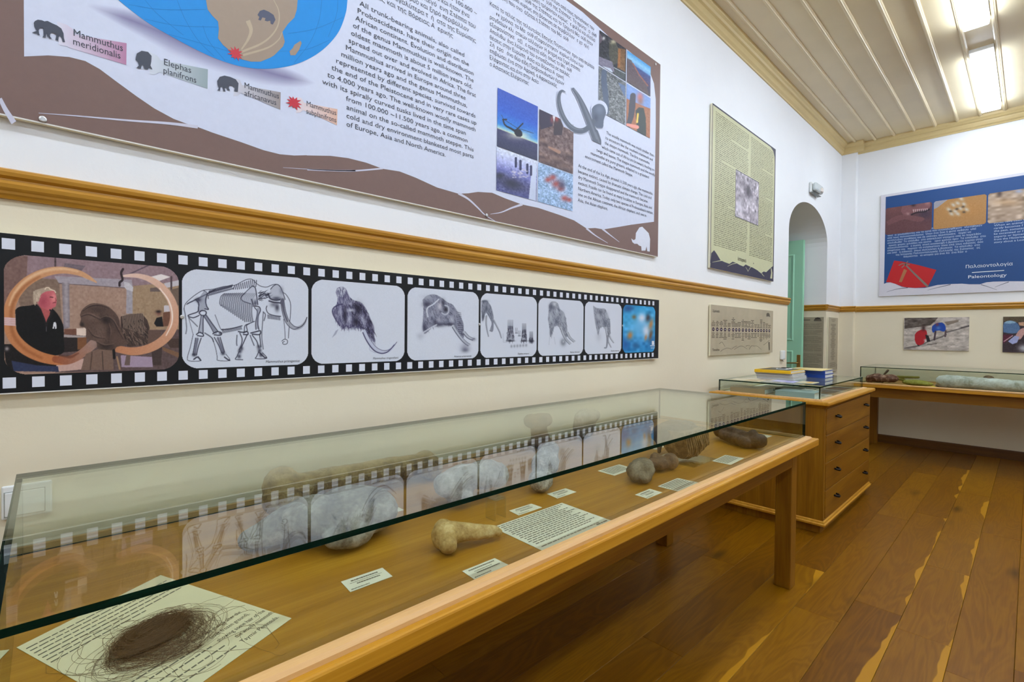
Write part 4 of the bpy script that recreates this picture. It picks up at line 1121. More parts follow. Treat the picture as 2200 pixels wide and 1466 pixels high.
# frame 2: mammoth skeleton drawing
f2 = zf(385, 570, .15685)
def paint2(cv):
    R = lambda s: f2(P2(s))
    S = lambda s, w=1.2, a=.85: cv.stroke(smooth_path(R(s), 4), w, DK, a, .8)
    S('65,600 80,540 130,480 230,400 330,345 460,330 600,295 760,275 860,225 930,195 1000,195 1050,245 1120,290 1200,300 1260,275 1330,262 1380,290 1420,370 1460,400 1510,480 1525,560 1520,700 1500,900 1495,1000', 1.4)
    S('330,345 380,380 400,460', 1.5)
    for k in range(30): S('%d,%d %d,%d' % (100+k*13, 540-k*6.5, 118+k*13, 520-k*6.5), 1.6, .7)
    for k in range(22): S('%d,%d %d,%d' % (400+k*15, 385-k*4, 412+k*15, 355-k*4), 2.2, .8)
    for k in range(22): S('%d,%d %d,%d' % (400+k*16, 420-k*4.5, 408+k*16, 395-k*4), 1.8, .7)
    for k in range(12): S('%d,%d %d,%d' % (740+k*28, 330-max(0, k-2)*4, 760+k*27, 280-min(k, 8)*9), 1.9, .75)
    for k in range(17):
        x = 560+k*27
        S('%d,%d %d,%d %d,%d %d,%d' % (x+60, 380+abs(k-8)*1, x+10, 430+k*2, x-6, 520+k*8, x+12, 560+min(k, 12)*18), 1.5, .75)
        S('%d,%d %d,%d %d,%d %d,%d' % (x+70, 385, x+22, 435+k*2, x+6, 520+k*8, x+22, 560+min(k, 12)*18), 1.0, .5)
    # pelvis, hind legs
    cv.poly(smooth_path(R('340,350 385,380 380,460 370,540 395,600 350,600 300,640 250,640 260,560 240,500 290,420'), 3), (120, 122, 140), .55)
    S('220,470 265,520 262,590 250,640 120,690 190,720 270,690', 2.4); S('385,390 360,480 375,560 400,605 350,600', 2.4)
    cv.blob(*R('260,475')[0], 7, 5, DK, .8); S('275,650 300,625 350,625 370,655 345,690 300,685 275,660', 2.6)
    for a, b in (('300,690 285,800 265,920', '330,690 325,800 325,930'), ('330,690 420,830 475,930', '365,680 450,800 530,910')):
        S(a, 2.0); S(b, 2.4)
    cv.stroke(R('312,700 295,920'), 5, (120, 122, 142), .5, 2); cv.stroke(R('360,700 500,920'), 6, (90, 92, 112), .6, 2)
    S('235,950 280,920 330,950 320,975 250,965', 2.6); S('460,940 520,910 580,930 560,960 480,955', 2.6); cv.blob(*R('560,935')[0], 3, 3, DK, .8)
    for a in ('225,1000 205,1120 185,1230', '300,1000 260,1120 235,1230', '480,990 540,1100 580,1200', '560,990 590,1090 620,1190'): S(a, 2.2)
    cv.stroke(R('250,1010 210,1220'), 5, (70, 70, 90), .7, 2); cv.stroke(R('530,1000 600,1190'), 5, (70, 70, 90), .7, 2)
    for cx, cy in ((205, 1230), (600, 1210)): cv.blob(*R('%d,%d' % (cx, cy))[0], 5, 4, DK, .85)
    S('190,950 150,1130 115,1250 130,1310 290,1310 260,1250', 1.3); S('455,1000 500,1150 520,1260 530,1305 690,1305 640,1220', 1.3); S('200,1290 250,1260 295,1305', 3); S('620,1260 660,1290 690,1305', 3)
    S('120,690 150,800 190,950', 1.0); S('130,720 250,840', 2.2, .6); S('350,930 440,990 470,1050', 2.5, .7); S('65,600 85,700 100,860 90,940', 2.2, .6); S('490,680 560,860 600,900', 1.2)
    # belly fringe
    S('580,880 680,875 770,855 860,830', 2.0)
    for k in range(18): S('%d,%d %d,%d' % (590+k*15, 880-k*2, 600+k*15, 930-k*3), 1.6, .7)
    # shoulder blade, front legs
    cv.poly(smooth_path(R('1000,285 1040,300 1060,440 1070,540 1010,540 960,520 860,490 850,440 900,400'), 3), (176, 180, 196), .7)
    S('1000,285 920,360 850,440 870,490 980,530', 1.6); S('1000,285 1040,310 1060,420 1075,540', 2.2); S('990,470 1010,540', 3, .7); cv.blob(*R('1040,520')[0], 4, 7, DK, .7)
    S('1010,560 1090,570 1110,620 1080,700 1075,800 1090,880', 2.4); S('1030,580 1070,640 1050,760 1045,830 1050,880', 2.0); cv.stroke(R('1080,600 1065,860'), 5, (110, 112, 132), .6, 2)
    S('960,800 920,830 930,900 880,930', 2.0); S('1030,770 960,800 900,830 890,920', 1.8); S('810,910 870,920 930,910 940,950 880,950', 2.8); S('980,930 1060,910 1110,900 1100,950 1000,945', 2.8)
    for a in ('830,930 860,1010 850,1090 820,1160', '930,950 890,1040 850,1130', '1000,960 1060,1040 1080,1110', '1100,950 1110,1040 1120,1120'): S(a, 2.2)
    for cx, cy in ((830, 1180), (850, 1140), (1090, 1120), (1100, 1170), (820, 1250), (1120, 1230)): cv.blob(*R('%d,%d' % (cx, cy))[0], 4.5, 5, DK, .8)
    S('820,1180 790,1250 770,1290 870,1295', 1.8); S('1090,1180 1060,1250 1050,1280 1195,1275 1140,1200', 1.8); S('1100,1200 1170,1265 1195,1270', 3)
    S('790,960 785,1060 790,1100', 2.2, .7); S('970,960 1000,1040 1025,1100', 2.2, .7); S('1150,650 1140,800 1130,980 1150,1150', 1.8, .7); S('1150,640 1180,680 1160,760', 2.4, .6)
    # neck, head, jaw
    cv.hatch(R('1075,350 1220,400 1220,450 1080,490'), 46, 8, -4, 1.6, DK, .75, 6)
    cv.poly(smooth_path(R('1250,330 1290,280 1340,265 1390,310 1430,390 1450,470 1410,490 1330,480 1240,470 1220,430'), 3), (150, 152, 168), .5)
    S('1250,330 1290,285 1340,265 1385,300 1420,380 1450,470', 1.6); S('1220,400 1250,460 1330,480 1420,460', 3); cv.blob(*R('1330,455')[0], 10, 4, DK, .7); cv.blob(*R('1400,350')[0], 5, 9, (110, 112, 130), .6)
    S('1230,490 1300,510 1390,520 1420,560', 3.2); S('1200,560 1190,600 1220,660 1300,690 1390,700', 1.8); cv.blob(*R('1340,580')[0], 5, 9, DK, .8); cv.blob(*R('1290,540')[0], 8, 6, DK, .5)
    for k in range(12): S('%d,%d %d,%d' % (1210+k*15, 680+k*2, 1215+k*15, 730+k*2), 1.5, .7)
    tk = R('1410,480 1420,560 1440,660 1480,770 1540,840 1600,865 1670,840 1720,785 1748,715')
    cv.stroke(smooth_path(tk, 5), [8, 9, 9, 9, 9, 8, 7, 5, 2], (156, 158, 172), .9); cv.stroke(smooth_path([(x-3.5, y+2) for x, y in tk[:6]] + tk[6:], 5), 1.3, DK, .8); cv.stroke(smooth_path([(x+3.5, y-2) for x, y in tk[:6]] + tk[6:], 5), 1.3, DK, .8); cv.stroke(smooth_path(tk[:4], 5), [6, 3], DK, .6)
    S('1430,740 1445,880 1450,1010', 1.4, .7); S('1405,1040 1440,1015 1480,1030 1475,1075 1430,1085 1415,1060 1440,1045', 1.5, .8)
    cv.noise(1.5, 2, 30)
frame(1, 'drawing_frame', paint2, dens=1.15)['label'] = 'pencil drawing of a mammoth skeleton'
# frame 3: woolly head with long tusk
f3 = zf(660, 595, .13301)
def paint3(cv):
    R = lambda s: f3(P2(s))
    D3 = (52, 48, 84)
    body = smooth_path(R('480,180 560,160 620,190 660,270 690,330 760,380 860,410 920,470 980,580 1040,720 1080,820 1085,950 1080,1060 1000,960 930,860 870,850 800,810 740,800 680,840 620,800 570,860 540,800 480,720 420,620 405,560 430,500 470,440 490,330 460,240'), 3)
    cv.poly(body, (120, 118, 146), .75)
    cv.poly(smooth_path(R('490,190 560,165 610,200 620,290 560,330 500,310'), 3), (206, 211, 224), .7)
    cv.hatch(body, 420, 1.5, 9, 1.4, D3, .55, 11); cv.hatch(R('660,320 920,480 1080,820 1080,1040 900,850 700,640'), 160, 4, 8, 1.5, (34, 30, 52), .6, 12)
    cv.blob(*R('820,520')[0], 9, 13, (28, 24, 42), .85); cv.blob(*R('610,620')[0], 5, 20, (28, 24, 42), .8); cv.blob(*R('780,720')[0], 8, 12, (30, 26, 44), .8); cv.blob(*R('1000,760')[0], 6, 12, (40, 36, 60), .6, -.5)
    cv.blob(*R('700,540')[0], 8, 4, (222, 224, 236), .8); cv.blob(*R('680,680')[0], 5, 10, (190, 192, 214), .7); cv.blob(*R('900,700')[0], 5, 12, (198, 200, 220), .7, -.4); cv.blob(*R('530,560')[0], 4, 12, (176, 178, 204), .6); cv.blob(*R('710,430')[0], 3, 7, (190, 192, 214), .6)
    cv.stroke(smooth_path(R('570,440 490,460 425,500 405,560 430,640 520,790'), 4), 2.4, D3, .8)
    for k in range(22): cv.stroke(R('%d,%d %d,%d' % (560+k*16, 800+20*math.sin(k), 552+k*17, 850+25*math.cos(k*2))), [2, .5], D3, .7)
    for k in range(8): cv.stroke(R('%d,%d %d,%d' % (500-k*6, 850+k*4, 460-k*8, 930+k*7)), 1.2, (140, 142, 168), .4)
    tk = R('920,880 970,990 1040,1100 1120,1180 1220,1215 1310,1195 1380,1135 1425,1075')
    cv.stroke(smooth_path(tk, 5), [8, 9, 9, 8.5, 8, 7, 5, 2.5], (186, 190, 210), 1); cv.stroke(smooth_path([(x-3, y+3) for x, y in tk], 5), [2.4, 2.6, 2.4, 1.4], D3, .85); cv.stroke(smooth_path([(x+3, y-3) for x, y in tk], 5), 1.2, D3, .7)
    cv.stroke(smooth_path(R('1005,1120 1010,1180 1060,1210 1100,1230'), 4), 1.1, (140, 142, 170), .6); cv.noise(1.5, 2, 31)
frame(2, 'drawing_frame', paint3, dens=1.2)['label'] = 'drawing of a shaggy mammoth head with one long tusk'
f4 = zf(868, 610, .11598)
def paint4(cv):
    R = lambda s: f4(P2(s))
    D4 = (52, 52, 72)
    body = smooth_path(R('340,300 420,220 560,195 680,250 800,340 900,390 980,500 1050,620 1100,740 1100,880 1110,1000 1040,960 960,820 900,790 800,770 700,760 600,760 500,830 380,930 340,800 350,600 360,420'), 3)
    cv.poly(body, (124, 126, 146), .85)
    cv.hatch(body, 200, 3, 5, 1.5, D4, .45, 13)
    cv.blob(*R('420,380')[0], 9, 7, D4, .8); cv.blob(*R('770,480')[0], 5, 6, (36, 36, 50), .9); cv.blob(*R('650,760')[0], 14, 5, D4, .8); cv.blob(*R('850,750')[0], 12, 4, D4, .85); cv.blob(*R('380,820')[0], 5, 9, D4, .8); cv.blob(*R('720,360')[0], 5, 9, (40, 40, 56), .7); cv.blob(*R('570,700')[0], 5, 6, D4, .7)
    cv.blob(*R('660,410')[0], 5, 9, (210, 205, 216), .8); cv.blob(*R('880,660')[0], 4, 7, (196, 198, 212), .7, -.4); cv.blob(*R('640,660')[0], 6, 5, (176, 174, 190), .6); cv.blob(*R('530,540')[0], 4, 7, (170, 172, 188), .6); cv.blob(*R('1000,560')[0], 6, 8, (170, 172, 186), .6)
    cv.stroke(smooth_path(R('640,290 540,380 440,440 420,510 440,610'), 4), 3, (206, 210, 222), .85); cv.stroke(smooth_path(R('760,400 820,430 820,530 760,570 700,540'), 4), 3, (192, 194, 208), .8); cv.stroke(smooth_path(R('360,900 440,850 540,790 600,760'), 4), 3, (200, 204, 218), .8)
    for k in range(13): cv.stroke(R('%d,%d %d,%d' % (960+k*5, 520+k*36, 1050+k*5, 545+k*33)), 1.3, D4, .65)
    for pts, w in (('910,790 980,900 1070,1020 1150,1100 1205,1135', [7, 7, 6, 5, 3]), ('1110,900 1180,980 1250,1020 1290,1030', [6, 5, 4, 2])):
        t = R(pts); cv.stroke(smooth_path(t, 5), w, (178, 182, 196), 1); cv.stroke(smooth_path([(x-2.2, y+1.8) for x, y in t], 5), 1.6, D4, .85); cv.stroke(smooth_path([(x+2, y-1.8) for x, y in t], 5), 1.0, D4, .7)
    cv.blob(*R('1290,1030')[0], 5, 4, D4, .4); cv.blob(*R('1130,1180')[0], 11, 11, (128, 130, 152), .65); cv.blob(*R('1130,1230')[0], 8, 5, D4, .5); cv.blob(*R('300,970')[0], 8, 8, (150, 154, 170), .4); cv.blob(*R('420,240')[0], 14, 6, (176, 180, 194), .5)
    cv.noise(1.5, 2, 32)
frame(3, 'drawing_frame', paint4, dens=1.2)['label'] = 'drawing of an elephant head with wrinkled trunk and two straight tusks'
f5 = zf(1020, 620, .10909)
def paint5(cv):
    R = lambda s: f5(P2(s)); D5 = (66, 70, 86)
    b = smooth_path(R('130,240 230,235 280,290 320,360 360,500 370,620 345,760 320,850 300,800 330,700 310,620 250,520 220,480 190,540 160,640 140,600 125,450'), 3)
    cv.poly(b, (128, 132, 148), .9); cv.hatch(b, 60, 1, 5, 1.2, D5, .5, 14); cv.blob(*R('225,400')[0], 3, 7, D5, .7); cv.blob(*R('160,560')[0], 3, 8, D5, .7); cv.blob(*R('200,250')[0], 7, 3, D5, .6)
    for t in ('230,540 225,680 240,800 275,950', '375,630 430,740 490,860 530,980'): cv.stroke(smooth_path(R(t), 4), [3.4, 3.2, 2.6, 1], (160, 164, 178), 1); cv.stroke(smooth_path([(x-1.3, y) for x, y in R(t)], 4), .9, D5, .8)
    cv.stroke(smooth_path(R('345,640 350,760 340,840 300,830'), 4), [4, 4, 3, 3], (120, 124, 140), .9)
    for cx, w, tp in ((700, 150, 620), (970, 110, 690), (1110, 95, 850)):
        tr = R('%d,%d %d,%d %d,1040 %d,1040' % (cx-w*.33, tp+120, cx+w*.33, tp+120, cx+w*.55, cx-w*.55)); cv.poly(tr, (120, 122, 138), .75); cv.hatch(tr, 50, .5, 5, 1.3, (40, 40, 56), .6, cx)
        cv.blob(*R('%d,1035' % cx)[0], w*.055, 1.6, (34, 34, 48), .95); cv.blob(*R('%d,990' % (cx-8))[0], 3, 2, (196, 200, 212), .8)
        for k in range(7): cv.stroke(R('%d,%d %d,%d' % (cx-w*.33+k*w*.11, tp, cx-w*.33+k*w*.11, tp+180)), [.6, 1.6], (70, 72, 90), .5)
    for cx, cy in ((815, 850), (875, 905)): cv.stroke(R('%d,%d %d,%d' % (cx-20, cy+30, cx+25, cy+30)), 1.4, D5, .8); cv.stroke(R('%d,%d %d,%d' % (cx-15, cy-70, cx-12, cy+20)), 1, D5, .6); cv.stroke(R('%d,%d %d,%d' % (cx+15, cy-70, cx+12, cy+20)), 1, D5, .6)
    for k in range(6): cv.blob(*R('%d,%d' % (720+k*58, 1140-k*4))[0], 2.4, 3.4, (130, 134, 150), .8)
    cv.stroke(R('555,890 560,1060 640,1062'), .8, (150, 156, 172), .7)
frame(4, 'drawing_frame', paint5, dens=1.3)['label'] = 'small drawings of an elephant head and several elephant feet'
def paint6(cv):
    R = lambda s: f5(P2(s)); D5 = (66, 70, 86)
    b = smooth_path(R('1455,330 1510,260 1600,265 1650,340 1680,410 1750,470 1790,600 1820,800 1820,960 1770,920 1740,850 1690,830 1650,760 1610,740 1560,760 1520,900 1480,950 1470,760 1440,620 1450,480'), 3)
    cv.poly(b, (142, 146, 160), .9); cv.hatch(b, 110, 1.5, 5, 1.3, D5, .5, 15); cv.blob(*R('1560,310')[0], 5, 4, (206, 210, 220), .8); cv.blob(*R('1500,360')[0], 5, 8, (70, 72, 90), .7); cv.blob(*R('1610,450')[0], 2.5, 7, (196, 200, 212), .8); cv.blob(*R('1600,660')[0], 3, 7, (84, 86, 104), .8); cv.blob(*R('1500,560')[0], 3, 9, (190, 194, 206), .7); cv.blob(*R('1500,860')[0], 3, 8, (80, 84, 100), .6); cv.blob(*R('1740,560')[0], 4, 12, (176, 180, 192), .6)
    for t in ('1700,780 1740,900 1800,1010 1880,1095', '1820,870 1870,970 1960,1050'): cv.stroke(smooth_path(R(t), 4), [4.5, 5, 4, 2], (176, 180, 192), 1); cv.stroke(smooth_path([(x-1.8, y+1) for x, y in R(t)], 4), 1.1, D5, .8); cv.stroke(smooth_path([(x+1.8, y-1) for x, y in R(t)], 4), .8, D5, .6)
    cv.blob(*R('1740,1060')[0], 6, 8, (96, 100, 116), .9); cv.blob(*R('1742,1050')[0], 2.4, 3.4, (190, 194, 206), .9); cv.stroke(R('1470,960 1460,1110'), 1, (160, 166, 180), .6); cv.stroke(R('1560,960 1585,1100'), 1, (160, 166, 180), .6)
frame(5, 'drawing_frame', paint6, dens=1.3)['label'] = 'drawing of an elephant head with coiled trunk tip'
f6 = zf(1250, 640, .09209)
def paint7(cv):
    R = lambda s: f6(P2(s)); D5 = (74, 78, 92)
    b = smooth_path(R('260,180 330,230 430,250 540,260 600,380 650,520 665,700 655,880 600,900 560,720 520,680 460,690 420,720 380,880 350,780 310,600 280,400'), 3)
    cv.poly(b, (146, 150, 164), .9); cv.hatch(b, 90, 1.2, 5, 1.2, D5, .5, 16); cv.blob(*R('430,340')[0], 6, 5, (80, 84, 98), .8); cv.blob(*R('360,560')[0], 3, 9, (90, 94, 110), .7); cv.blob(*R('540,600')[0], 4, 8, (80, 84, 100), .7); cv.blob(*R('600,420')[0], 4, 10, (186, 190, 202), .7); cv.blob(*R('380,450')[0], 3, 9, (180, 184, 196), .6)
    for k in range(9): cv.stroke(R('%d,%d %d,%d' % (590+k*2, 500+k*42, 655, 505+k*42)), 1.1, D5, .6)
    for t in ('560,700 580,850 610,1000 690,1160', '650,890 680,960 750,1055'): cv.stroke(smooth_path(R(t), 4), [3.4, 3.4, 3, 1.4], (178, 182, 194), 1); cv.stroke(smooth_path([(x-1.4, y) for x, y in R(t)], 4), .9, D5, .8)
    cv.stroke(smooth_path(R('600,900 590,1040 570,1160 530,1170'), 4), [5, 4, 3, 3], (120, 124, 138), .8); cv.blob(*R('390,900')[0], 6, 12, (170, 174, 188), .5)
frame(6, 'drawing_frame', paint7, dens=1.4)['label'] = 'pale drawing of an elephant head seen from the side'
def paint8(cv):     # plain blue picture: icy field with a pale centre and warm brown patches
    R = lambda s: f6(P2(s))
    shade(cv, [(0, (44, 150, 206)), (.4, (70, 168, 220)), (.8, (40, 130, 196)), (1, (40, 140, 200))]); cv.noise(14, 9, 40)
    cv.blob(*R('1350,680')[0], 20, 28, (110, 180, 226), .8); cv.blob(*R('1400,470')[0], 9, 10, (226, 224, 238), .9); cv.blob(*R('1500,780')[0], 8, 15, (222, 222, 236), .9)
    cv.blob(*R('1080,250')[0], 13, 9, (36, 74, 130), .85); cv.blob(*R('1010,1080')[0], 8, 15, (30, 86, 156), .8); cv.blob(*R('1250,1120')[0], 9, 8, (28, 88, 140), .85); cv.blob(*R('1650,1050')[0], 9, 12, (36, 96, 150), .8)
    for x, y, rx, ry, c in ((1120, 880, 6, 9, (196, 120, 52)), (1215, 450, 5, 5, (120, 96, 58)), (1610, 620, 5, 13, (188, 120, 62)), (1540, 470, 5, 9, (60, 44, 44)), (1605, 870, 4, 12, (120, 74, 42)), (1490, 930, 3, 7, (190, 130, 82))): cv.blob(*R('%d,%d' % (x, y))[0], rx, ry, c, .9, .2)
    cv.poly(R('1632,1010 1688,1010 1688,1100 1632,1100'), (222, 226, 234)); cv.stroke(R('1600,1120 1700,1120'), 1.6, (222, 226, 234)); cv.stroke(R('1610,1160 1696,1160'), .8, (190, 206, 220)); cv.stroke(R('1610,1180 1696,1180'), .8, (190, 206, 220))
frame(7, 'colour_frame', paint8, dens=1.4)['label'] = 'blue icy picture with pale centre'
cap = []
for s, a, b, y in (('Mammuthus primigenius', 570.5, 643, 780), ('Mammuthus trogontherii', 801, 855, 772.5), ('Anancus arvernensis', 975, 1012, 768), ('Elephas antiquus', 1112, 1136, 762), ('Elephas falconeri', 1224.5, 1244.5, 758.5), ('Elephas maximus', 1312, 1330, 755.5)):
    h, z = PLF.hz(a, y); h2 = PLF.h_at(b, z)
    cap.append((s, PLF.p(h, z, 0.0014), (h2-h, 0, 0), (0, 0, 0.0085)))
queue_text(fs, 'caption_text', ink((36, 36, 48)), cap, 0.2, 0.012)
for x, y in ((391, 681), (1029, 697), (1337, 700)):
    h, z = PLF.hz(x, y)
    MB().tube([(h, PLF.val+0.002, z), (h, PLF.val-0.004, z), (h, PLF.val-0.005, z)], [0.0055, 0.0055, 0.0035], 12).build('screw', M['screw'], fs)

# ------------------------------------------------------------------ history poster
PLH = Plane(1, -0.022)
OLIVE, NAVY = (198, 198, 160), (62, 60, 78)
hz_ = zf(1515, 210, .2727)
hi = panel('history_poster', PLH, 3.660, 4.992, 1.864, 3.106, 0.016, ink(OLIVE), M['card'], 'olive green history poster with two text columns and a grey photograph', 'poster')
r_ = np.random.default_rng(5)
flat_rects(PLH, hi, 'dark_border', [(3.660, 4.992, 3.094, 3.106), (4.972, 4.992, 1.90, 3.094), (3.660, 3.668, 1.9, 3.094)], ink(NAVY), 0.0006)
flat_hz(PLH, hi, 'dark_corner', [(4.86, 3.095), (4.93, 3.075), (4.965, 3.03), (4.973, 2.95), (4.973, 3.095)], ink(NAVY), 0.0007)
mt_ = [(3.660, 1.864)] + [PLH.hz(*q) for q in hz_(P2('48,1225 70,1202 90,1230 120,1280 150,1295 190,1310 215,1293 240,1300 270,1318 300,1330 318,1315 345,1328 375,1340 410,1360 440,1385 460,1370 480,1375 505,1352 535,1325'))] + [(4.992, 1.864)]
flat_hz(PLH, hi, 'mountain_print', mt_, ink(NAVY), 0.0008)
flat_strokes(PLH, hi, 'mountain_contour', [(hz_(P2('55,1298 100,1288 150,1280')), .6, 2), (hz_(P2('175,1330 210,1312 250,1302')), .6, 1.6), (hz_(P2('335,1372 350,1345 362,1330')), .6, 1.5), (hz_(P2('318,1335 330,1355 338,1368')), .6, 1.2), (hz_(P2('445,1385 455,1400 465,1408')), 1.4, .6), (hz_(P2('519,1345 524,1380 519,1425')), 1.5, 4)], ink(OLIVE), 0.0011)
rows = []
for k in range(68):
    z = 3.058 - k*0.0151
    a1 = 4.355
    if 2.335 < z < 2.715: a1 = 4.085
    if z > 2.03: rows.append((3.715, a1 - (r_.uniform(0.1, .4) if k in (9, 23, 45, 67) else 0), z))
    b0 = 4.405
    if 2.335 < z < 2.715: b0 = 4.61
    if z > 2.045: rows.append((b0, 4.935 - (r_.uniform(.1, .3) if k in (14, 30, 52) else 0), z))
flat_rects(PLH, hi, 'body_text_lines', word_bars(rows, r_, 0.0066, 0.02, 0.075, 0.009), ink((126, 124, 100)), 0.0009)
def pm_(cv):
    cv.c[:] = (176, 168, 178); cv.noise(26, 5, 50, (1, 2.2)); cv.noise(16, 2.5, 51, (1, 2))
    cv.blob(*hz_([(340, 740)])[0], 7, 17, (62, 56, 66), .85); cv.blob(*hz_([(340, 830)])[0], 4, 4, (206, 200, 208), .9); cv.blob(*hz_([(265, 860)])[0], 8, 16, (206, 202, 212), .8)
    for k in range(14): cv.stroke(hz_([(250+k*12, 600+k*14), (262+k*12, 690+k*14)]), [1.6, .6], (70, 64, 74), .6)
photo(PLH, hi, 'grey_photograph', 4.103, 4.592, 2.331, 2.706, (170, 164, 172), pm_, 0.0012, 1.4)
flat_rects(PLH, hi, 'photograph_border', [(4.097, 4.598, 2.325, 2.712)], ink(NAVY), 0.0008)
text_rows(PLH, hi, 'title_text', [('Ιστορικό — History', 1585.2, 1623.3)], 1.974, 1.974, 0.030, ink((48, 46, 56)), 0.0014, 0, 0.012)

# ------------------------------------------------------------------ timeline panel
PLT = Plane(1, -0.020)
zt_ = zf(1515, 645, .08867)
BEI = (178, 166, 142)
tl = panel('timeline_panel', PLT, 3.690, 5.005, 1.194, 1.586, 0.014, plain('timeline_print', (176, 164, 140), 0.5, 0.3, 0.12, 3.0), M['card'], 'beige timeline panel with a row of dots, left of the arched doorway', 'panel')
xs = [195, 290, 388, 480, 578, 676, 750, 823, 912, 990, 1065, 1140, 1215, 1285, 1352, 1420, 1487, 1552]
hs = [PLT.hz(1515+x*.08867, 645+(700+x*.027)*.08867)[0] for x in xs]
zc = PLT.hz(1515+800*.08867, 645+725*.08867)[1]
for h in hs:
    mk('date_dot', [PLT.p(h+0.021*math.cos(2*math.pi*k/12), zc+0.016*math.sin(2*math.pi*k/12), 0.0010) for k in range(12)], [list(range(12))], ink((74, 58, 74)), tl)
flat_rects(PLT, tl, 'time_line', [(hs[0], hs[-1], zc-0.001, zc+0.001)], ink((120, 100, 120)), 0.0006)
flat_rects(PLT, tl, 'date_marks', [(h-0.008, h+0.009, zc-0.001, zc+0.003) for h in hs], ink((200, 196, 200)), 0.0013)
rr = []
up_n = [4, 4, 4, 5, 3, 7, 3, 4, 6, 5, 5, 6, 3, 3, 7, 5, 4, 3]; dn_n = [4, 4, 4, 5, 3, 5, 4, 4, 6, 4, 5, 4, 4, 3, 7, 5, 5, 4]
for i, h in enumerate(hs):
    for k in range(up_n[i]):
        w = r_.uniform(.012, .038); z = zc+0.026+k*0.0115; rr.append((h-w, h+w, z, z+0.0045))
    for k in range(dn_n[i]):
        w = r_.uniform(.012, .038); z = zc-0.031-k*0.0115; rr.append((h-w, h+w, z, z+0.0045))
flat_rects(PLT, tl, 'event_text_lines', rr, ink((84, 74, 64)), 0.0010)
flat_strokes(PLT, tl, 'hill_line', [(smooth_path(zt_(P2(s)), 5), 1.0, .7) for s in ('370,1250 430,1200 520,1165 580,1170 640,1190', '650,1180 700,1140 770,1110', '700,1200 780,1150 860,1115 930,1130 1020,1190', '1060,1200 1120,1110 1180,1115 1260,1120 1360,1200', '340,1060 400,1015 430,1050 480,1130', '1410,1090 1480,1040 1560,970', '980,1120 1040,1095 1080,1110')], ink((120, 110, 96)), 0.0008)
flat_poly(PLT, tl, 'figure_print', zt_(P2('1532,1020 1556,1016 1560,1210 1545,1214')), ink((34, 32, 30)), 0.0012)
flat_poly(PLT, tl, 'emblem_print', zt_(P2('1480,400 1482,330 1520,305 1556,330 1562,375 1574,412 1530,395')), ink((92, 84, 74)), 0.0012)
for s, a, y, b in (('Χρονικό', 175, 290, 342), ('Timeline', 172, 1238, 342)):
    h, z = PLT.hz(*zt_([(a, y)])[0]); h2 = PLT.h_at(1515+b*.08867, z)
    queue_text(tl, 'title_text', ink((62, 54, 46)), [(s, PLT.p(h, z, 0.0013), (h2-h, 0, 0), (0, 0, 0.021))], 0, 0.012)

# ------------------------------------------------------------------ signs beside and inside the arch
PLJ = Plane(0, 6.83-0.014)
sj = panel('information_sign', PLJ, 0.018, 0.375, 0.915, 1.583, 0.010, plain('sign_print_grey', (158, 148, 126), 0.5, 0.3, 0.08, 4.0), M['card'], 'tall beige text sign on the arch jamb, half hidden by the green door', 'sign')
flat_rects(PLJ, sj, 'text_lines', word_bars([(0.34, 0.035, 1.50-k*0.0118) for k in range(47) if k not in (6, 12, 20, 29, 30, 41)], r_, 0.0055, 0.05, 0.13, 0.006), ink((124, 116, 98)), 0.0006)
flat_rects(PLJ, sj, 'title_bars', [(0.34, 0.165, 1.545, 1.553), (0.125, 0.045, 1.535, 1.545)], ink((66, 60, 54)), 0.0006)
flat_hz(PLJ, sj, 'emblem_print', [(0.125, 1.548), (0.11, 1.572), (0.085, 1.580), (0.06, 1.572), (0.045, 1.552)], ink((66, 60, 54)), 0.0006)
flat_rects(PLJ, sj, 'figure_print', [(0.055, 0.047, 0.93, 0.958)], ink((34, 32, 30)), 0.0008)
PLS = Plane(1, -0.014)
s2 = panel('narrow_sign', PLS, 6.885, 7.305, 0.912, 1.583, 0.010, plain('sign_print_beige', (170, 160, 138), 0.5, 0.3, 0.08, 4.0), M['card'], 'beige sign with a centred column of words between arch and room corner', 'sign')
flat_rects(PLS, s2, 'text_lines', [(7.095-w, 7.095+w, 1.495-k*0.0125, 1.501-k*0.0125) for k, w in enumerate(r_.uniform(.05, .12, 36))] + [(7.095-w, 7.095+w, 1.02-k*0.012, 1.025-k*0.012) for k, w in enumerate(r_.uniform(.08, .15, 5))] + [(7.0, 7.19, 1.552, 1.558), (7.03, 7.15, 1.535, 1.541)], ink((112, 100, 84)), 0.0006)
flat_rects(PLS, s2, 'figure_print', [(7.262, 7.276, 0.935, 1.0)], ink((60, 54, 48)), 0.0006)

# ------------------------------------------------------------------ small wall fittings
el = thing('emergency_light', (6.22, -0.03, 2.93), 'small white emergency light unit on the wall above the arch', 'emergency light')
MB().bbox((6.08, -0.030, 2.93), (6.36, -0.0005, 3.045), 0.012).build('back_plate', M['white'], el)
MB().bbox((6.09, -0.075, 2.942), (6.35, -0.030, 3.033), 0.02).build('lens_cover', plain('lens_grey', (196, 204, 206), 0.15, 0.6, 0.02), el)
MB().bbox((6.24, -0.085, 2.955), (6.31, -0.072, 3.0), 0.006).build('lamp_lens', plain('lens_warm', (226, 214, 204), 0.1, 0.6, 0.02), el)
MB().bbox((6.09, -0.050, 2.922), (6.35, -0.012, 2.9295), 0.002).build('under_strip', plain('fitting_grey', (110, 112, 108), 0.4), el)  # dark grey strip along the underside of the fitting
wh = thing('thermostat', (5.30, -0.02, 1.105), 'small white wall fitting between timeline panel and green door', 'wall fitting')
MB().bbox((5.265, -0.028, 1.115), (5.345, -0.0005, 1.205), 0.008).build('casing', M['white'], wh)
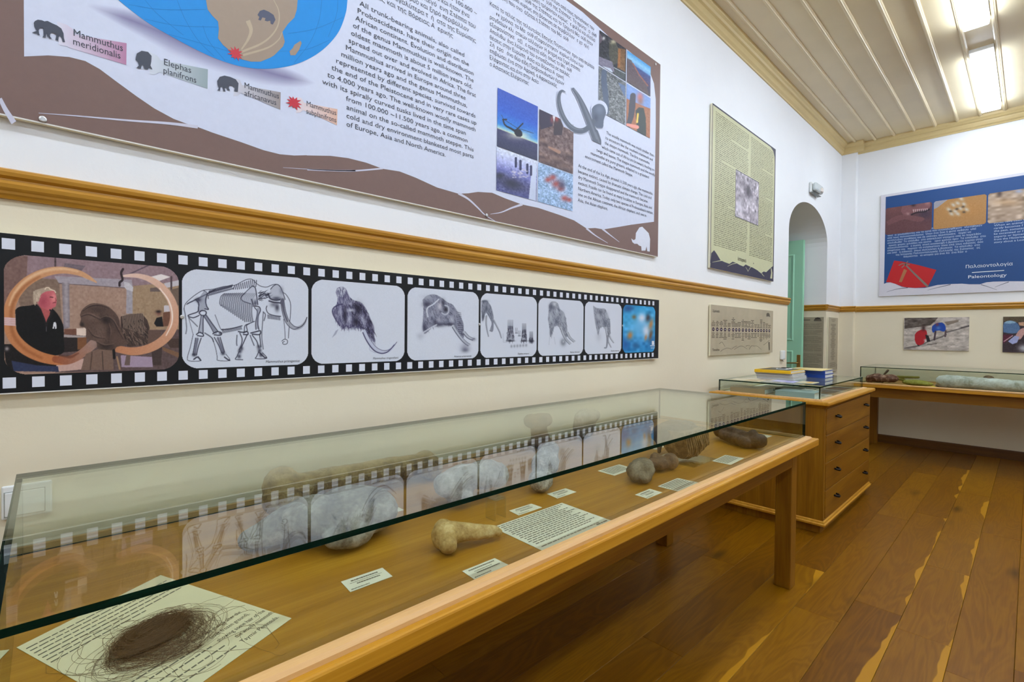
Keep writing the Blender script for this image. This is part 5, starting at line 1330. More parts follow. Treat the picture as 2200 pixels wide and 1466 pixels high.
MB().tube([(5.305, -0.012, 1.117), (5.315, -0.014, 1.10), (5.335, -0.014, 1.098)], 0.004, 8).build('cable_end', plain('fitting_beige', (176, 160, 150), 0.5), wh)
sw = thing('wall_switch', (-0.035, -0.008, 0.885), 'white double wall switch behind the near end of the glass case', 'wall switch')
MB().bbox((-0.082, -0.009, 0.886), (0.008, -0.0005, 0.968), 0.004).build('cover_plate', M['white'], sw)
MB().box((-0.0775, -0.0098, 0.8925), (-0.0045, -0.0088, 0.9535)).build('rocker_gap_shade', plain('switch_gap_shade', (150, 156, 150), 0.6), sw)  # grey sheet that paints in the shade round the rocker
MB().bbox((-0.076, -0.013, 0.894), (-0.006, -0.0095, 0.952), 0.004).build('rocker', M['white'], sw)
# ------------------------------------------------------------------ blue paleontology poster on the back wall
PLB = Plane(0, X1R-0.020)
zb = zf(1880, 370, .19104)
BLUE, PALE = (38, 74, 128), (206, 204, 214)
YB0, YB1 = -0.402, -2.90
bp = panel('paleontology_poster', PLB, YB0, YB1, 1.850, 3.096, 0.014, ink(PALE), M['card'], 'blue paleontology poster with photographs on the back wall', 'poster')
dn = [PLB.hz(*q) for q in zb(P2('97,1258 130,1245 175,1240 230,1258 300,1290 370,1300 450,1305 560,1303 620,1290 700,1270 800,1262 880,1258 980,1255 1060,1262 1180,1262 1250,1240 1330,1232 1500,1228 1675,1228'))]
fld = [(-0.450, 3.066)] + [(-0.450, dn[0][1])] + dn[1:] + [(-1.9, dn[-1][1]-0.012), (-2.2, dn[-1][1]+0.01), (-2.86, dn[-1][1]), (-2.86, 3.066)]
flat_hz(PLB, bp, 'blue_field', fld, ink(BLUE), 0.0005)
flat_strokes(PLB, bp, 'hill_line', [(smooth_path(zb(P2(s)), 4), .5, 1.4) for s in ('130,1348 250,1315 370,1300', '590,1328 720,1295 850,1265', '1370,1325 1270,1290 1190,1265', '1345,1295 1430,1262 1505,1235')], ink((70, 76, 96)), 0.0007)
flat_poly(PLB, bp, 'red_stone_print', zb(P2('215,995 300,1005 480,1045 690,1100 640,1200 590,1292 450,1303 320,1292 230,1258 170,1240 125,1236')), ink((186, 34, 38)), 0.0010)
flat_strokes(PLB, bp, 'hammer_part_print', [(zb(P2('340,1040 450,1150 595,1290')), 3.0, 5.0), (smooth_path(zb(P2('265,1050 310,1030 345,1035 390,1040')), 4), 2.0, 2.5), (zb(P2('370,1000 340,1040 300,1075')), 1.5, 2.0)], ink((122, 112, 104)), 0.0013)
flat_poly(PLB, bp, 'ruler_print', zb(P2('325,1090 360,1105 300,1240 268,1235')), ink((170, 112, 76)), 0.0012)
def q1(cv):
    cv.c[:] = (96, 62, 66); cv.blob(*zb([(200, 380)])[0], 22, 20, (128, 84, 80), .6); cv.blob(*zb([(560, 470)])[0], 20, 14, (60, 48, 66), .8)
    cv.poly(smooth_path(zb(P2('290,440 330,330 420,310 540,320 600,320 625,370 590,420 500,430 420,460 360,460 330,500')), 3), (122, 82, 84)); cv.poly(smooth_path(zb(P2('125,560 220,500 320,480 420,490 540,510 550,540 480,560 340,530 240,560 150,600')), 3), (112, 74, 76))
    cv.blob(*zb([(430, 365)])[0], 6, 5, (40, 28, 34), .9); cv.blob(*zb([(590, 340)])[0], 6, 6, (180, 130, 128), .7); cv.blob(*zb([(370, 470)])[0], 5, 3, (190, 150, 150), .7)
    for k in range(8): cv.stroke(zb([(430+k*22, 425-k*2), (438+k*22, 455-k*2)]), [2, .6], (210, 190, 190), .9)
    cv.stroke(smooth_path(zb(P2('410,480 470,455 560,445 610,420')), 4), 3, (34, 26, 34), .8); cv.noise(3, 2, 60); cv.round_corners(.03)
def ysp(a, b, z=2.80): return PLB.h_at(1880+a*.19104, z), PLB.h_at(1880+b*.19104, z)
h0, h1 = ysp(118, 640); photo(PLB, bp, 'photo_skull', h0, h1, 2.60, 2.925, (90, 60, 64), q1, 0.0010, 1.4)
def q2(cv):
    cv.c[:] = (168, 124, 74); cv.poly(zb(P2('655,250 820,220 830,300 700,400 655,420')), (150, 150, 160)); cv.poly(zb(P2('940,220 1260,170 1260,240 1100,265 920,270')), (226, 206, 168)); cv.blob(*zb([(1000, 420)])[0], 40, 16, (180, 128, 70), .6)
    for x, y in ((830, 420), (880, 370), (930, 350), (970, 300), (1000, 360), (960, 410), (1030, 420), (900, 440), (860, 470), (930, 470)): cv.blob(*zb([(x, y)])[0], 6, 4, (190, 186, 176), .9, .5)
    for x, y in ((850, 440), (920, 415), (990, 390), (1000, 450)): cv.blob(*zb([(x, y)])[0], 4, 2.5, (70, 62, 54), .9)
    cv.noise(3, 2, 61); cv.round_corners(.03)
h0, h1 = ysp(660, 1252); photo(PLB, bp, 'photo_skull_on_table', h0, h1, 2.60, 2.925, (168, 124, 74), q2, 0.0010, 1.4)
def q3(cv):
    cv.c[:] = (164, 142, 122); cv.noise(22, 5, 62, (2.5, 1)); cv.blob(*zb([(1400, 240)])[0], 6, 7, (72, 58, 54), .85); cv.blob(*zb([(1480, 340)])[0], 34, 8, (186, 150, 110), .6); cv.blob(*zb([(1620, 215)])[0], 9, 4, (150, 160, 190), .9); cv.round_corners(.03)
h0, h1 = ysp(1270, 1880); photo(PLB, bp, 'photo_dig', h0, h1, 2.60, 2.925, (164, 142, 122), q3, 0.0010, 1.0)
rr = np.random.default_rng(8)
def brow(y, a, b):
    h, z = PLB.hz(*zb([(a, y)])[0]); return h, PLB.h_at(1880+b*.19104, z), z
ends = [1030, 1240, 1205, 1135, 1080, 1200, 1245, 1210, 1215, 1180, 1190, 1040]; sts = [140]*9 + [140, 230, 320]
zr0, zr1 = PLB.hz(*zb([(140, 668)])[0])[1], PLB.hz(*zb([(140, 920)])[0])[1]
gl = ['Προβοσκιδωτά ζώα (μαστόδοντες, μαμούθ και ελέφαντες)', 'περιπλανιόνταν κάποτε στην περιοχή γύρω από τη Σιάτιστα. Τα δόντια', 'τους, οι χαυλιόδοντες και τα οστά που ανακαλύφθηκαν μελετήθηκαν', 'από τους παλαιοντολόγους. Όταν ένα ζώο ή φυτό πεθάνει, υπό', 'κατάλληλες συνθήκες και σε σπάνιες περιπτώσεις μπορεί να', 'απολιθωθεί. Τα απολιθώματα αποτελούν στοιχεία από το παρελθόν,', 'μερικές φορές χιλιάδες και εκατομμύρια χρόνια πριν. Τα απολιθώματα', 'αποκαλύπτονται με συστηματική ανασκαφή ή βρίσκονται τυχαία στην', 'επιφάνεια και μπορούν να εντοπιστούν τόσο από τους ειδικούς, όσο', 'και από μη ειδικούς, όπως συλλέκτες ή βοσκούς. Τα απολιθώματα', 'της Ιστορικής Παλαιοντολογικής Συλλογής της Σιάτιστας μας,', 'διηγούνται μια ιστορία για ένα Χαμένο Κόσμο.']
text_rows(PLB, bp, 'greek_text', [(t, 1880+a*.19104, 1880+b*.19104) for t, a, b in zip(gl, sts, ends)], zr0, zr0+(zr1-zr0)*11/9, 0.0205, ink((190, 204, 226)), 0.0009, 0, 0.02)
el_ = [('Trunk-bearing ani', 1672), ('once roamed the', 1668), ('bones have been f', 1680), ('When an animal', 1664), ('rarely becomes f', 1664), ('the past, sometim', 1682), ('be excavated or f', 1668), ('experts or laymen', 1680), ('from the Historica', 1676), ('story about a Lost', 1680)]
text_rows(PLB, bp, 'english_text', [(t, 1880+1338*.19104, 1880+b*.19104) for t, b in el_], zr0+.012, zr0+.012+(zr1-zr0)*9/9, 0.0205, ink((190, 204, 226)), 0.0009, 0, 0.02)
for s, a, b, y, st in (('Παλαιοντολογία', 1020, 1548, 1082, 0), ('Paleontology', 1048, 1480, 1196, 0)):
    h, z = PLB.hz(*zb([(a, y)])[0]); h2 = PLB.h_at(1880+b*.19104, z)
    queue_text(bp, 'title_text', ink((226, 230, 236)), [(s, PLB.p(h, z, 0.0012), (0, h2-h, 0), (0, 0, 0.036))], 0.0, 0.02)
flat_strokes(PLB, bp, 'title_rule', [(zb(P2('1090,1130 1270,1118 1452,1106')), 1.4, 1.4)], ink((226, 230, 236)), 0.0010)

# ------------------------------------------------------------------ two photographs under the rail
zp = zf(1930, 670, .12273)
PLQ = Plane(0, X1R-0.017)
p1 = panel('dig_photograph', PLQ, -0.652, -1.228, 1.198, 1.580, 0.012, ink((170, 160, 150)), M['card'], 'photograph of two people in red and blue working on pale rock', 'photograph')
def s1(cv):
    cv.c[:] = (182, 172, 164)
    cv.poly(zp(P2('110,110 700,100 640,170 560,240 110,300')), (96, 86, 80)); cv.noise(16, 6, 70, (3, 1)); cv.noise(9, 2.5, 71, (2, 1))
    cv.poly(zp(P2('800,180 1060,140 1050,180 860,240')), (120, 106, 92), .8)
    for s in ('110,640 350,600 560,510 760,440 840,400', '850,360 1000,320 1240,250', '1100,280 1240,245'): cv.stroke(zp(P2(s)), 2.5, (60, 54, 56), .7, 2)
    cv.poly(smooth_path(zp(P2('290,400 330,350 420,310 490,330 500,420 440,560 330,580 285,490')), 3), (176, 34, 44)); cv.blob(*zp([(440, 285)])[0], 5, 7, (64, 40, 40), .95); cv.poly(zp(P2('470,400 530,420 560,520 500,530')), (34, 30, 36)); cv.poly(zp(P2('330,570 380,600 340,600')), (20, 18, 20)); cv.blob(*zp([(470, 500)])[0], 3, 3, (206, 190, 190), .9)
    cv.poly(smooth_path(zp(P2('590,260 650,210 760,190 820,240 830,320 790,350 720,330 650,340 610,370 585,320')), 3), (28, 70, 160)); cv.blob(*zp([(680, 225)])[0], 4, 4, (120, 50, 60), .9); cv.blob(*zp([(700, 285)])[0], 5, 4, (90, 130, 190), .8)
    cv.stroke(zp(P2('650,350 630,490')), 4, (74, 58, 66)); cv.stroke(zp(P2('830,340 820,430')), 4, (90, 76, 80)); cv.stroke(zp(P2('510,575 670,560')), 1.6, (70, 60, 56), .8)
photo(PLQ, p1, 'picture', -0.652, -1.228, 1.204, 1.580, (180, 170, 160), s1, 0.0006, 1.5)
p2 = panel('excavation_photograph', PLQ, -1.495, -2.07, 1.196, 1.578, 0.012, ink((70, 50, 56)), M['card'], 'photograph of a person in a blue cap digging, cut off at right', 'photograph')
def s2_(cv):
    cv.c[:] = (58, 46, 52); cv.poly(zp(P2('1835,80 2200,80 2200,170 2100,190 1835,170')), (84, 72, 54)); cv.poly(smooth_path(zp(P2('1835,230 1880,180 1980,160 2080,200 2130,300 2080,370 1960,380 1840,360')), 3), (84, 112, 150)); cv.poly(smooth_path(zp(P2('1840,200 1900,165 1990,160 2060,190 1950,210')), 3), (140, 172, 196))
    cv.poly(zp(P2('2100,190 2200,180 2200,250 2120,240')), (190, 150, 120)); cv.stroke(smooth_path(zp(P2('2230,330 2160,360 2110,430')), 4), 14, (186, 144, 140)); cv.poly(zp(P2('1920,520 2040,420 2120,440 2080,540 2000,570')), (160, 166, 210)); cv.poly(zp(P2('1835,400 2000,400 1900,520 1835,560')), (84, 30, 50)); cv.stroke(zp(P2('1850,520 2000,420')), 2, (190, 150, 160)); cv.blob(*zp([(2190, 640)])[0], 12, 8, (190, 190, 196), .9); cv.noise(6, 2, 72)
photo(PLQ, p2, 'picture', -1.495, -2.07, 1.202, 1.578, (58, 46, 52), s2_, 0.0006, 1.2)
# ------------------------------------------------------------------ glass cases on oak furniture
def pane(name, a, b, thin, parent):
    """one glass sheet: clear broad faces, green cut edges; thin = axis of its thickness"""
    mb = MB().box(a, b)
    axis_of = [2, 2, 1, 0, 1, 0]     # face normals of MB.box in order
    fm = [0 if ax == thin else 1 for ax in axis_of]
    return mk(name, mb.v, mb.f, None, parent, mats=[M['glass'], M['glass_edge']], fm=fm)
def glass_case(parent, x0, x1, y0, y1, zb, zt, t=0.008, bottom=None):
    g = 0.0004
    pane('top_pane', (x0, y0, zt-t), (x1, y1, zt), 2, parent)
    pane('front_pane', (x0+t+g, y0, zb), (x1-t-g, y0+t, zt-t-g), 1, parent)
    pane('rear_pane', (x0+t+g, y1-t, zb), (x1-t-g, y1, zt-t-g), 1, parent)
    pane('end_pane', (x0, y0, zb), (x0+t, y1, zt-t-g), 0, parent)
    pane('end_pane', (x1-t, y0, zb), (x1, y1, zt-t-g), 0, parent)
def bead_frame(parent, x0, x1, y0, y1, z, r, mat):
    """quarter-round bead running round the foot of the glass"""
    pr = [(0, 0), (r*1.5, 0), (r*1.45, r*.5), (r*1.1, r*.9), (r*.5, r), (0, r)]
    for nm, fn0, fn1 in (
        ('bead', lambda p: (x0-p[0], y0-p[0], z+p[1]), lambda p: (x1+p[0], y0-p[0], z+p[1])),
        ('bead', lambda p: (x1+p[0], y0-p[0], z+p[1]), lambda p: (x1+p[0], y1+p[0], z+p[1])),
        ('bead', lambda p: (x0-p[0], y1+p[0], z+p[1]), lambda p: (x1+p[0], y1+p[0], z+p[1])),
        ('bead', lambda p: (x0-p[0], y0-p[0], z+p[1]), lambda p: (x0-p[0], y1+p[0], z+p[1]))):
        MB().prism(pr, fn0, fn1).build(nm, mat, parent)

# two long tables of the same make; built along X, the second one stands turned along the back wall
BED = 0.832
def case_table(t, place, length, grain, cross):
    """place(u, w, z): u along the table (0..length), w from the wall side (0) to the front (0.97)"""
    def bx(name, a, b, mat, r=None):
        p, q = place(*a), place(*b)
        return box(name, p, q, mat, t, r)
    bx('table_top', (0, .092, .794), (length, .975, .8295), M['oak_top'] if grain == 'oak_x' else M['oak_lit_y'], .005)
    bx('case_bed', (.075, .10, .8296), (length-.075, .925, BED), M['bed'], None)
    bx('apron', (.105, .860, .682), (length-.105, .884, .7935), M[grain])
    bx('apron', (.105, .120, .682), (length-.105, .144, .7935), M[grain])
    for u in (.030, length-.054):
        bx('apron', (u, .225, .682), (u+.024, .797, .7935), M[cross])
    for u in (.012, length-.090):
        for w in (.113, .802):
            bx('leg', (u, w, FL), (u+.078, w+.078, .7935), M['oak_z'], .004)
TX0, TX1 = -0.125, 2.855
tb = thing('display_table', (1.37, -0.49, FL), 'long oak display table with glass top case in front of the film strip', 'display case')
case_table(tb, lambda u, w, z: (TX0+u, -w, z), TX1-TX0, 'oak_x', 'oak_y')
GX0, GX1, GY0, GY1 = -0.052, 2.775, -0.934, -0.122
glass_case(tb, GX0, GX1, GY0, GY1, BED+0.0005, 1.018, 0.010)
bead_frame(tb, GX0-0.001, GX1+0.001, GY0-0.001, GY1+0.001, 0.8297, 0.016, M['bead'])

# drawer chest with low glass case
ch = thing('drawer_chest', (4.36, -0.42, FL), 'oak drawer chest with low glass case on top, right of the long table', 'chest of drawers')
CX0, CX1, CY0, CY1 = 3.690, 5.000, -0.790, -0.03
box('plinth', (CX0+0.02, CY0+0.02, FL), (CX1-0.02, CY1, 0.104), M['oak_z'], ch)
def ring_mould(name, x0, x1, y0, y1, pr, mat, parent):
    """moulding round three sides; pr = (out, height)"""
    n = len(pr); vv = []
    for d, z in pr:
        vv += [(x0-d, y1, z), (x0-d, y0-d, z), (x1+d, y0-d, z), (x1+d, y1, z)]
    ff = []
    for i in range(n):
        j = (i+1) % n
        for k in range(3):
            ff.append((i*4+k, i*4+k+1, j*4+k+1, j*4+k))
    return mk(name, vv, ff, mat, parent)
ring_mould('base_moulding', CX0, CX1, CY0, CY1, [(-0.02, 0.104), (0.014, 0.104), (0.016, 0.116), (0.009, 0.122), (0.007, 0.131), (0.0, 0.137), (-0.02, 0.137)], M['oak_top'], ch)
MB().bbox((CX0, CY0, 0.106), (CX1, CY1, 0.896), 0.003).build('carcass', M['oak_z'], ch)
ring_mould('neck_moulding', CX0, CX1, CY0, CY1, [(-0.02, 0.876), (0.004, 0.876), (0.010, 0.886), (0.020, 0.896), (-0.02, 0.896)], M['oak_x'], ch)
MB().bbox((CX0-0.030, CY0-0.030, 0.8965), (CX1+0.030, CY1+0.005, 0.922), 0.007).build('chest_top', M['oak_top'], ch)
dz = [0.148, 0.331, 0.514, 0.697, 0.876]
for k in range(4):
    za, zb_ = dz[k]+0.003, dz[k+1]-0.003
    d = MB().bbox((CX0+0.028, CY0-0.005, za), (CX1-0.028, CY0+0.02, zb_), 0.002).build('drawer', M['oak_x'], ch)
    zc_ = (za+zb_)/2 + 0.02
    for hx in (CX0+0.26, CX1-0.22):
        MB().tube([(hx-0.026, CY0-0.0045, zc_), (hx-0.024, CY0-0.020, zc_-0.003), (hx-0.010, CY0-0.030, zc_-0.008), (hx+0.010, CY0-0.030, zc_-0.008), (hx+0.024, CY0-0.020, zc_-0.003), (hx+0.026, CY0-0.0045, zc_)], [0.0065, 0.007, 0.008, 0.008, 0.007, 0.0065], 8).build('pull', M['iron'], d, True)
CB = 0.924
box('case_bed', (CX0+0.02, CY0+0.02, 0.9222), (CX1-0.02, CY1-0.02, CB), M['card'], ch)
KX0, KX1, KY0, KY1, KZ = 3.700, 4.890, -0.757, -0.085, 1.017
glass_case(ch, KX0, KX1, KY0, KY1, CB+0.0005, KZ, 0.008)
bead_frame(ch, KX0-0.001, KX1+0.001, KY0-0.001, KY1+0.001, 0.922, 0.012, M['bead'])

# table case along the back wall
b2 = thing('back_display_table', (7.0, -1.9, FL), 'oak display table with glass case standing along the back wall', 'display case')
EY1 = -0.345
case_table(b2, lambda u, w, z: (X1R-0.02+.035-w*0.965, EY1-u, z), 3.10, 'oak_y', 'oak_x')
glass_case(b2, 6.592, 7.372, EY1-3.03, EY1-0.055, BED+0.0005, 1.018, 0.008)
bead_frame(b2, 6.591, 7.373, EY1-3.031, EY1-0.054, 0.8297, 0.0135, M['bead'])
# ------------------------------------------------------------------ specimens
def finish_mesh(bm, voxel, smooth_it, disp, disp_scale, seed=0, squash=None):
    me = bpy.data.meshes.new('tmp'); bm.to_mesh(me); bm.free()
    ob = bpy.data.objects.new('tmp', me); COL.objects.link(ob)
    md = ob.modifiers.new('r', 'REMESH'); md.mode = 'VOXEL'; md.voxel_size = voxel
    ms = ob.modifiers.new('s', 'SMOOTH'); ms.factor = 0.5; ms.iterations = smooth_it
    for i, (dsp, dsc) in enumerate(zip(disp, disp_scale)):
        tx = bpy.data.textures.new('t%d' % i, 'CLOUDS'); tx.noise_scale = dsc; tx.noise_depth = 3
        dm = ob.modifiers.new('d%d' % i, 'DISPLACE'); dm.texture = tx; dm.strength = dsp; dm.mid_level = 0.5; dm.texture_coords = 'GLOBAL'
    bpy.context.view_layer.update()
    dg = bpy.context.evaluated_depsgraph_get()
    out = bpy.data.meshes.new_from_object(ob.evaluated_get(dg))
    bpy.data.objects.remove(ob, do_unlink=True); bpy.data.meshes.remove(me)
    out.polygons.foreach_set('use_smooth', np.ones(len(out.polygons), bool))
    return out
def lump(name, prims, mat, voxel=0.006, smooth_it=4, disp=(0.006, 0.002), dsc=(0.05, 0.012), floor=None, parent=None):
    """a solid grown from overlapping balls, ellipsoids and tapered rods (world metres), then weathered.
    prims: ('b', x, y, z, r) | ('e', x, y, z, rx, ry, rz, rotz, tilt) | ('c', p0, p1, r0, r1)"""
    bm = bmesh.new()
    def ball(c, r, rot=None):
        r = r if hasattr(r, '__len__') else (r, r, r)
        mt = Matrix.Translation(Vector(c)) @ (rot or Matrix.Identity(4)) @ Matrix.Diagonal((r[0], r[1], r[2], 1))
        bmesh.ops.create_icosphere(bm, subdivisions=2, radius=1.0, matrix=mt)
    for p in prims:
        if p[0] == 'b': ball(p[1:4], p[4])
        elif p[0] == 'e':
            rt = Matrix.Rotation(math.radians(p[7] if len(p) > 7 else 0), 4, 'Z') @ Matrix.Rotation(math.radians(p[8] if len(p) > 8 else 0), 4, 'Y')
            ball(p[1:4], p[4:7], rt)
        else:
            a, b, r0, r1 = np.array(p[1], float), np.array(p[2], float), p[3], p[4]
            n = max(2, int(np.linalg.norm(b-a)/(0.35*min(r0, r1)))+1)
            for i in range(n+1):
                t = i/n; ball(tuple(a+(b-a)*t), r0+(r1-r0)*t)
    me = finish_mesh(bm, voxel, smooth_it, disp, dsc)
    co = np.zeros(len(me.vertices)*3); me.vertices.foreach_get('co', co); co = co.reshape(-1, 3)
    if floor is not None:
        lo = co[:, 2].min(); co[:, 2] += floor-lo
    me.materials.clear(); me.materials.append(mat)
    if parent is not None: off = BASE[root_of(parent).name]
    else: off = np.array([co[:, 0].mean(), co[:, 1].mean(), co[:, 2].min()])
    me.vertices.foreach_set('co', (co-off).reshape(-1)); me.update()
    me.name = name
    return link_mesh(name, me, parent, None if parent is not None else off)
BM = {
 'tan': bone_mat('bone_tan', (150, 116, 62), (190, 158, 98), (216, 190, 134), 0.55, 22, bmp=.2),
 'grey': bone_mat('bone_grey', (92, 84, 70), (136, 128, 112), (178, 172, 158), 0.7, 14),
 'ochre': bone_mat('bone_ochre', (84, 64, 34), (140, 114, 66), (176, 154, 104), 0.75, 26),
 'pale': bone_mat('bone_pale', (128, 116, 98), (172, 164, 148), (204, 200, 188), 0.7, 16),
 'brown': bone_mat('bone_brown', (70, 50, 32), (108, 82, 56), (140, 112, 82), 0.6, 20),
 'dark': bone_mat('bone_dark', (46, 34, 26), (80, 62, 48), (112, 92, 74), 0.5, 24),
 'rockg': bone_mat('stone_grey_brown', (92, 82, 64), (132, 120, 98), (162, 150, 128), 0.75, 22),
 'redst': bone_mat('stone_red_brown', (70, 36, 26), (120, 74, 58), (196, 160, 140), 0.4, 30),
 'plaster': bone_mat('plaster_jacket', (150, 146, 124), (196, 198, 190), (222, 226, 224), 0.8, 8),
 'olive': bone_mat('cloth_olive', (128, 124, 44), (156, 150, 66), (176, 172, 92), 0.9, 40),
}
B = BED  # most long-case and back-case item coordinates were scaled about the camera onto this bed
# long ochre limb bone at the back of the long case
tag(lump('limb_bone', [('c', (0.5039, -0.2879, 0.9168), (0.9607, -0.2408, 0.896), 0.0433, 0.0414), ('b', 0.4756, -0.2737, 0.9309, 0.0527), ('b', 0.485, -0.3208, 0.896, 0.0546), ('b', 0.4615, -0.302, 0.9026, 0.0471), ('b', 0.9795, -0.2266, 0.896, 0.0471), ('b', 0.9795, -0.2643, 0.8866, 0.0452), ('c', (0.5839, -0.2784, 0.9262), (0.8476, -0.2549, 0.9196), 0.032, 0.0283)], BM['ochre'], .006, 3, (.006, .003), (.05, .012), B+.0005), 'long ochre limb bone lying at the rear of the long glass case', 'fossil bone')
# massive grey bone in front of it
tag(lump('joint_bone', [('e', 0.5651, -0.5139, 0.8932, 0.0942, 0.0942, 0.0584), ('e', 0.6075, -0.5421, 0.8885, 0.0706, 0.0801, 0.0565), ('e', 0.4709, -0.5139, 0.8979, 0.0801, 0.0706, 0.0518), ('c', (0.4521, -0.4951, 0.8932), (0.3438, -0.4621, 0.8603), 0.049, 0.0283), ('e', 0.5274, -0.5892, 0.8603, 0.0706, 0.0518, 0.0301, 20), ('e', 0.5839, -0.4668, 0.8885, 0.0706, 0.0565, 0.0518)], BM['grey'], .006, 4, (.010, .003), (.06, .012), B+.0005), 'massive grey joint bone tapering to one side, behind the first label card', 'fossil bone')
# small tan bone
tag(lump('ankle_bone', [('e', 0.6856, -0.7588, 0.8668, 0.032, 0.0358, 0.0348), ('b', 0.68, -0.7795, 0.8546, 0.0226), ('b', 0.6922, -0.7418, 0.8791, 0.0226), ('c', (0.7017, -0.7588, 0.8716), (0.8147, -0.7936, 0.8565), 0.0264, 0.0122), ('b', 0.8213, -0.7983, 0.8508, 0.0113), ('c', (0.7158, -0.7729, 0.865), (0.8005, -0.7946, 0.8527), 0.017, 0.0113)], BM['tan'], .0035, 4, (.004, .0015), (.03, .008), B+.0005), 'small tan bone with a round knob and a tapering shaft', 'fossil bone')
# pale bone on an acrylic bracket
tag(lump('shoulder_bone', [('e', 0.9089, -0.5421, 0.9121, 0.0801, 0.0518, 0.0424), ('e', 0.9889, -0.5421, 0.9073, 0.0706, 0.0565, 0.0471), ('b', 0.8476, -0.5421, 0.9026, 0.0396), ('b', 1.0407, -0.5469, 0.896, 0.0396), ('e', 0.8853, -0.5516, 0.8697, 0.0471, 0.0424, 0.0283)], BM['pale'], .006, 3, (.008, .003), (.05, .012), B+.012), 'broad pale bone resting on a clear bracket in the middle of the case', 'fossil bone')
ac = thing('acrylic_bracket', (.915, -.683, B), 'clear acrylic bracket in front of the broad pale bone', 'bracket')
MB().box((.893, -.702, B+.0005), (.8975, -.664, B+.058)).build('upright', M['acryl'], ac)
MB().box((.898, -.702, B+.054), (.932, -.664, B+.058)).build('shelf', M['acryl'], ac)
MB().box((.9325, -.702, B+.0005), (.9365, -.664, B+.058)).build('upright', M['acryl'], ac)
# striped tooth fragment
st = lump('ridged_tooth', [('e', 1.1726, -0.6128, 0.8744, 0.0424, 0.0424, 0.0396, 0, -30), ('e', 1.2149, -0.5939, 0.9168, 0.0518, 0.0471, 0.049, 0, -30), ('e', 1.2385, -0.5845, 0.9497, 0.0471, 0.0377, 0.0283, 0, -30)], bone_mat('tooth_striped', (92, 78, 62), (150, 142, 128), (206, 202, 190), .6, 30), .005, 3, (.006, .003), (.03, .01), B+.0005)
tag(st, 'pale ridged tooth standing on its narrow end beside two label cards', 'fossil tooth')
# two bones standing at the rear
tag(lump('vertebra', [('e', 1.595, -.20, .945, .070, .045, .036), ('b', 1.548, -.20, .950, .034), ('b', 1.645, -.20, .945, .032), ('c', (1.595, -.20, .92), (1.60, -.21, .86), .038, .044), ('e', 1.60, -.21, .850, .07, .05, .02)], BM['brown'], .006, 3, (.006, .002), (.04, .012), B+.0005), 'brown knobbed bone standing upright at the rear, left of the grey stub', 'fossil bone')
tag(lump('bone_stub', [('e', 1.945, -.20, .915, .085, .045, .034), ('c', (1.93, -.20, .9), (1.92, -.20, .86), .058, .055), ('b', 2.0, -.20, .915, .034)], BM['grey'], .006, 3, (.006, .002), (.04, .012), B+.0005), 'grey bone stub standing upright at the rear of the case', 'fossil bone')
# rocks
tag(lump('ankle_block', [('e', 1.5305, -0.7635, 0.8697, 0.0584, 0.0471, 0.0358), ('e', 1.5022, -0.7729, 0.8603, 0.0377, 0.033, 0.0283), ('e', 1.5634, -0.7493, 0.8791, 0.0377, 0.0424, 0.0283), ('e', 1.5069, -0.7964, 0.8555, 0.033, 0.0188, 0.0235)], BM['rockg'], .004, 2, (.008, .002), (.05, .01), B+.0005), 'grey brown block-shaped bone nearest to the two square cards', 'fossil bone')
tag(lump('foot_bone', [('e', 1.6953, -0.7399, 0.8621, 0.0565, 0.0396, 0.0283), ('b', 1.7377, -0.7635, 0.865, 0.032), ('e', 1.6576, -0.7211, 0.8584, 0.0377, 0.0283, 0.0245), ('b', 1.6953, -0.7211, 0.8791, 0.0188)], BM['brown'], .004, 2, (.008, .002), (.04, .01), B+.0005), 'brown rounded bone between the block-shaped bone and the ridged molar', 'fossil bone')
# mammoth molar: stacked enamel plates on an acrylic foot
ml = thing('mammoth_molar', (1.94, -.72, B), 'large dark mammoth molar with ridged plates on a clear stand', 'fossil tooth')
MB().box((1.83, -.815, B+.0005), (2.03, -.63, B+.004)).build('stand', M['acryl'], ml)
lump('root_mass', [('e', 1.93, -.68, .945, .105, .075, .045), ('e', 1.86, -.665, .935, .045, .055, .045), ('e', 1.995, -.69, .94, .055, .065, .045), ('c', (1.85, -.655, .91), (1.828, -.665, .868), .014, .008)], BM['dark'], .006, 3, (.010, .004), (.05, .012), None, ml)
rm = np.random.default_rng(4)
pm2 = bone_mat('molar_plates', (76, 54, 28), (128, 98, 56), (170, 138, 88), .5, 40)
for k in range(15):
    t = k/14; x = 1.842+.190*t
    w = .066*(1-.25*abs(t-.5)); hgt = .098*(.72+.28*math.sin(math.pi*min(1, .25+t*.8)))
    n = 12; pts = []
    for i in range(n+1):
        a = math.pi*i/n
        pts.append((-w*math.cos(a) + rm.normal(0, .0015), -hgt*math.sin(a)**.55 + rm.normal(0, .002)))
    pts = [(-w, .018)] + pts + [(w, .018)]
    lean = .16
    zc0 = .942
    mb = MB().prism(pts, lambda p: (x-.0046-lean*p[1], -.715+p[0]+.25*p[1], max(zc0+p[1], B+.0045)), lambda p: (x+.0046-lean*p[1], -.715+p[0]+.25*p[1], max(zc0+p[1], B+.0045)))
    mb.build('enamel_plate', pm2, ml)
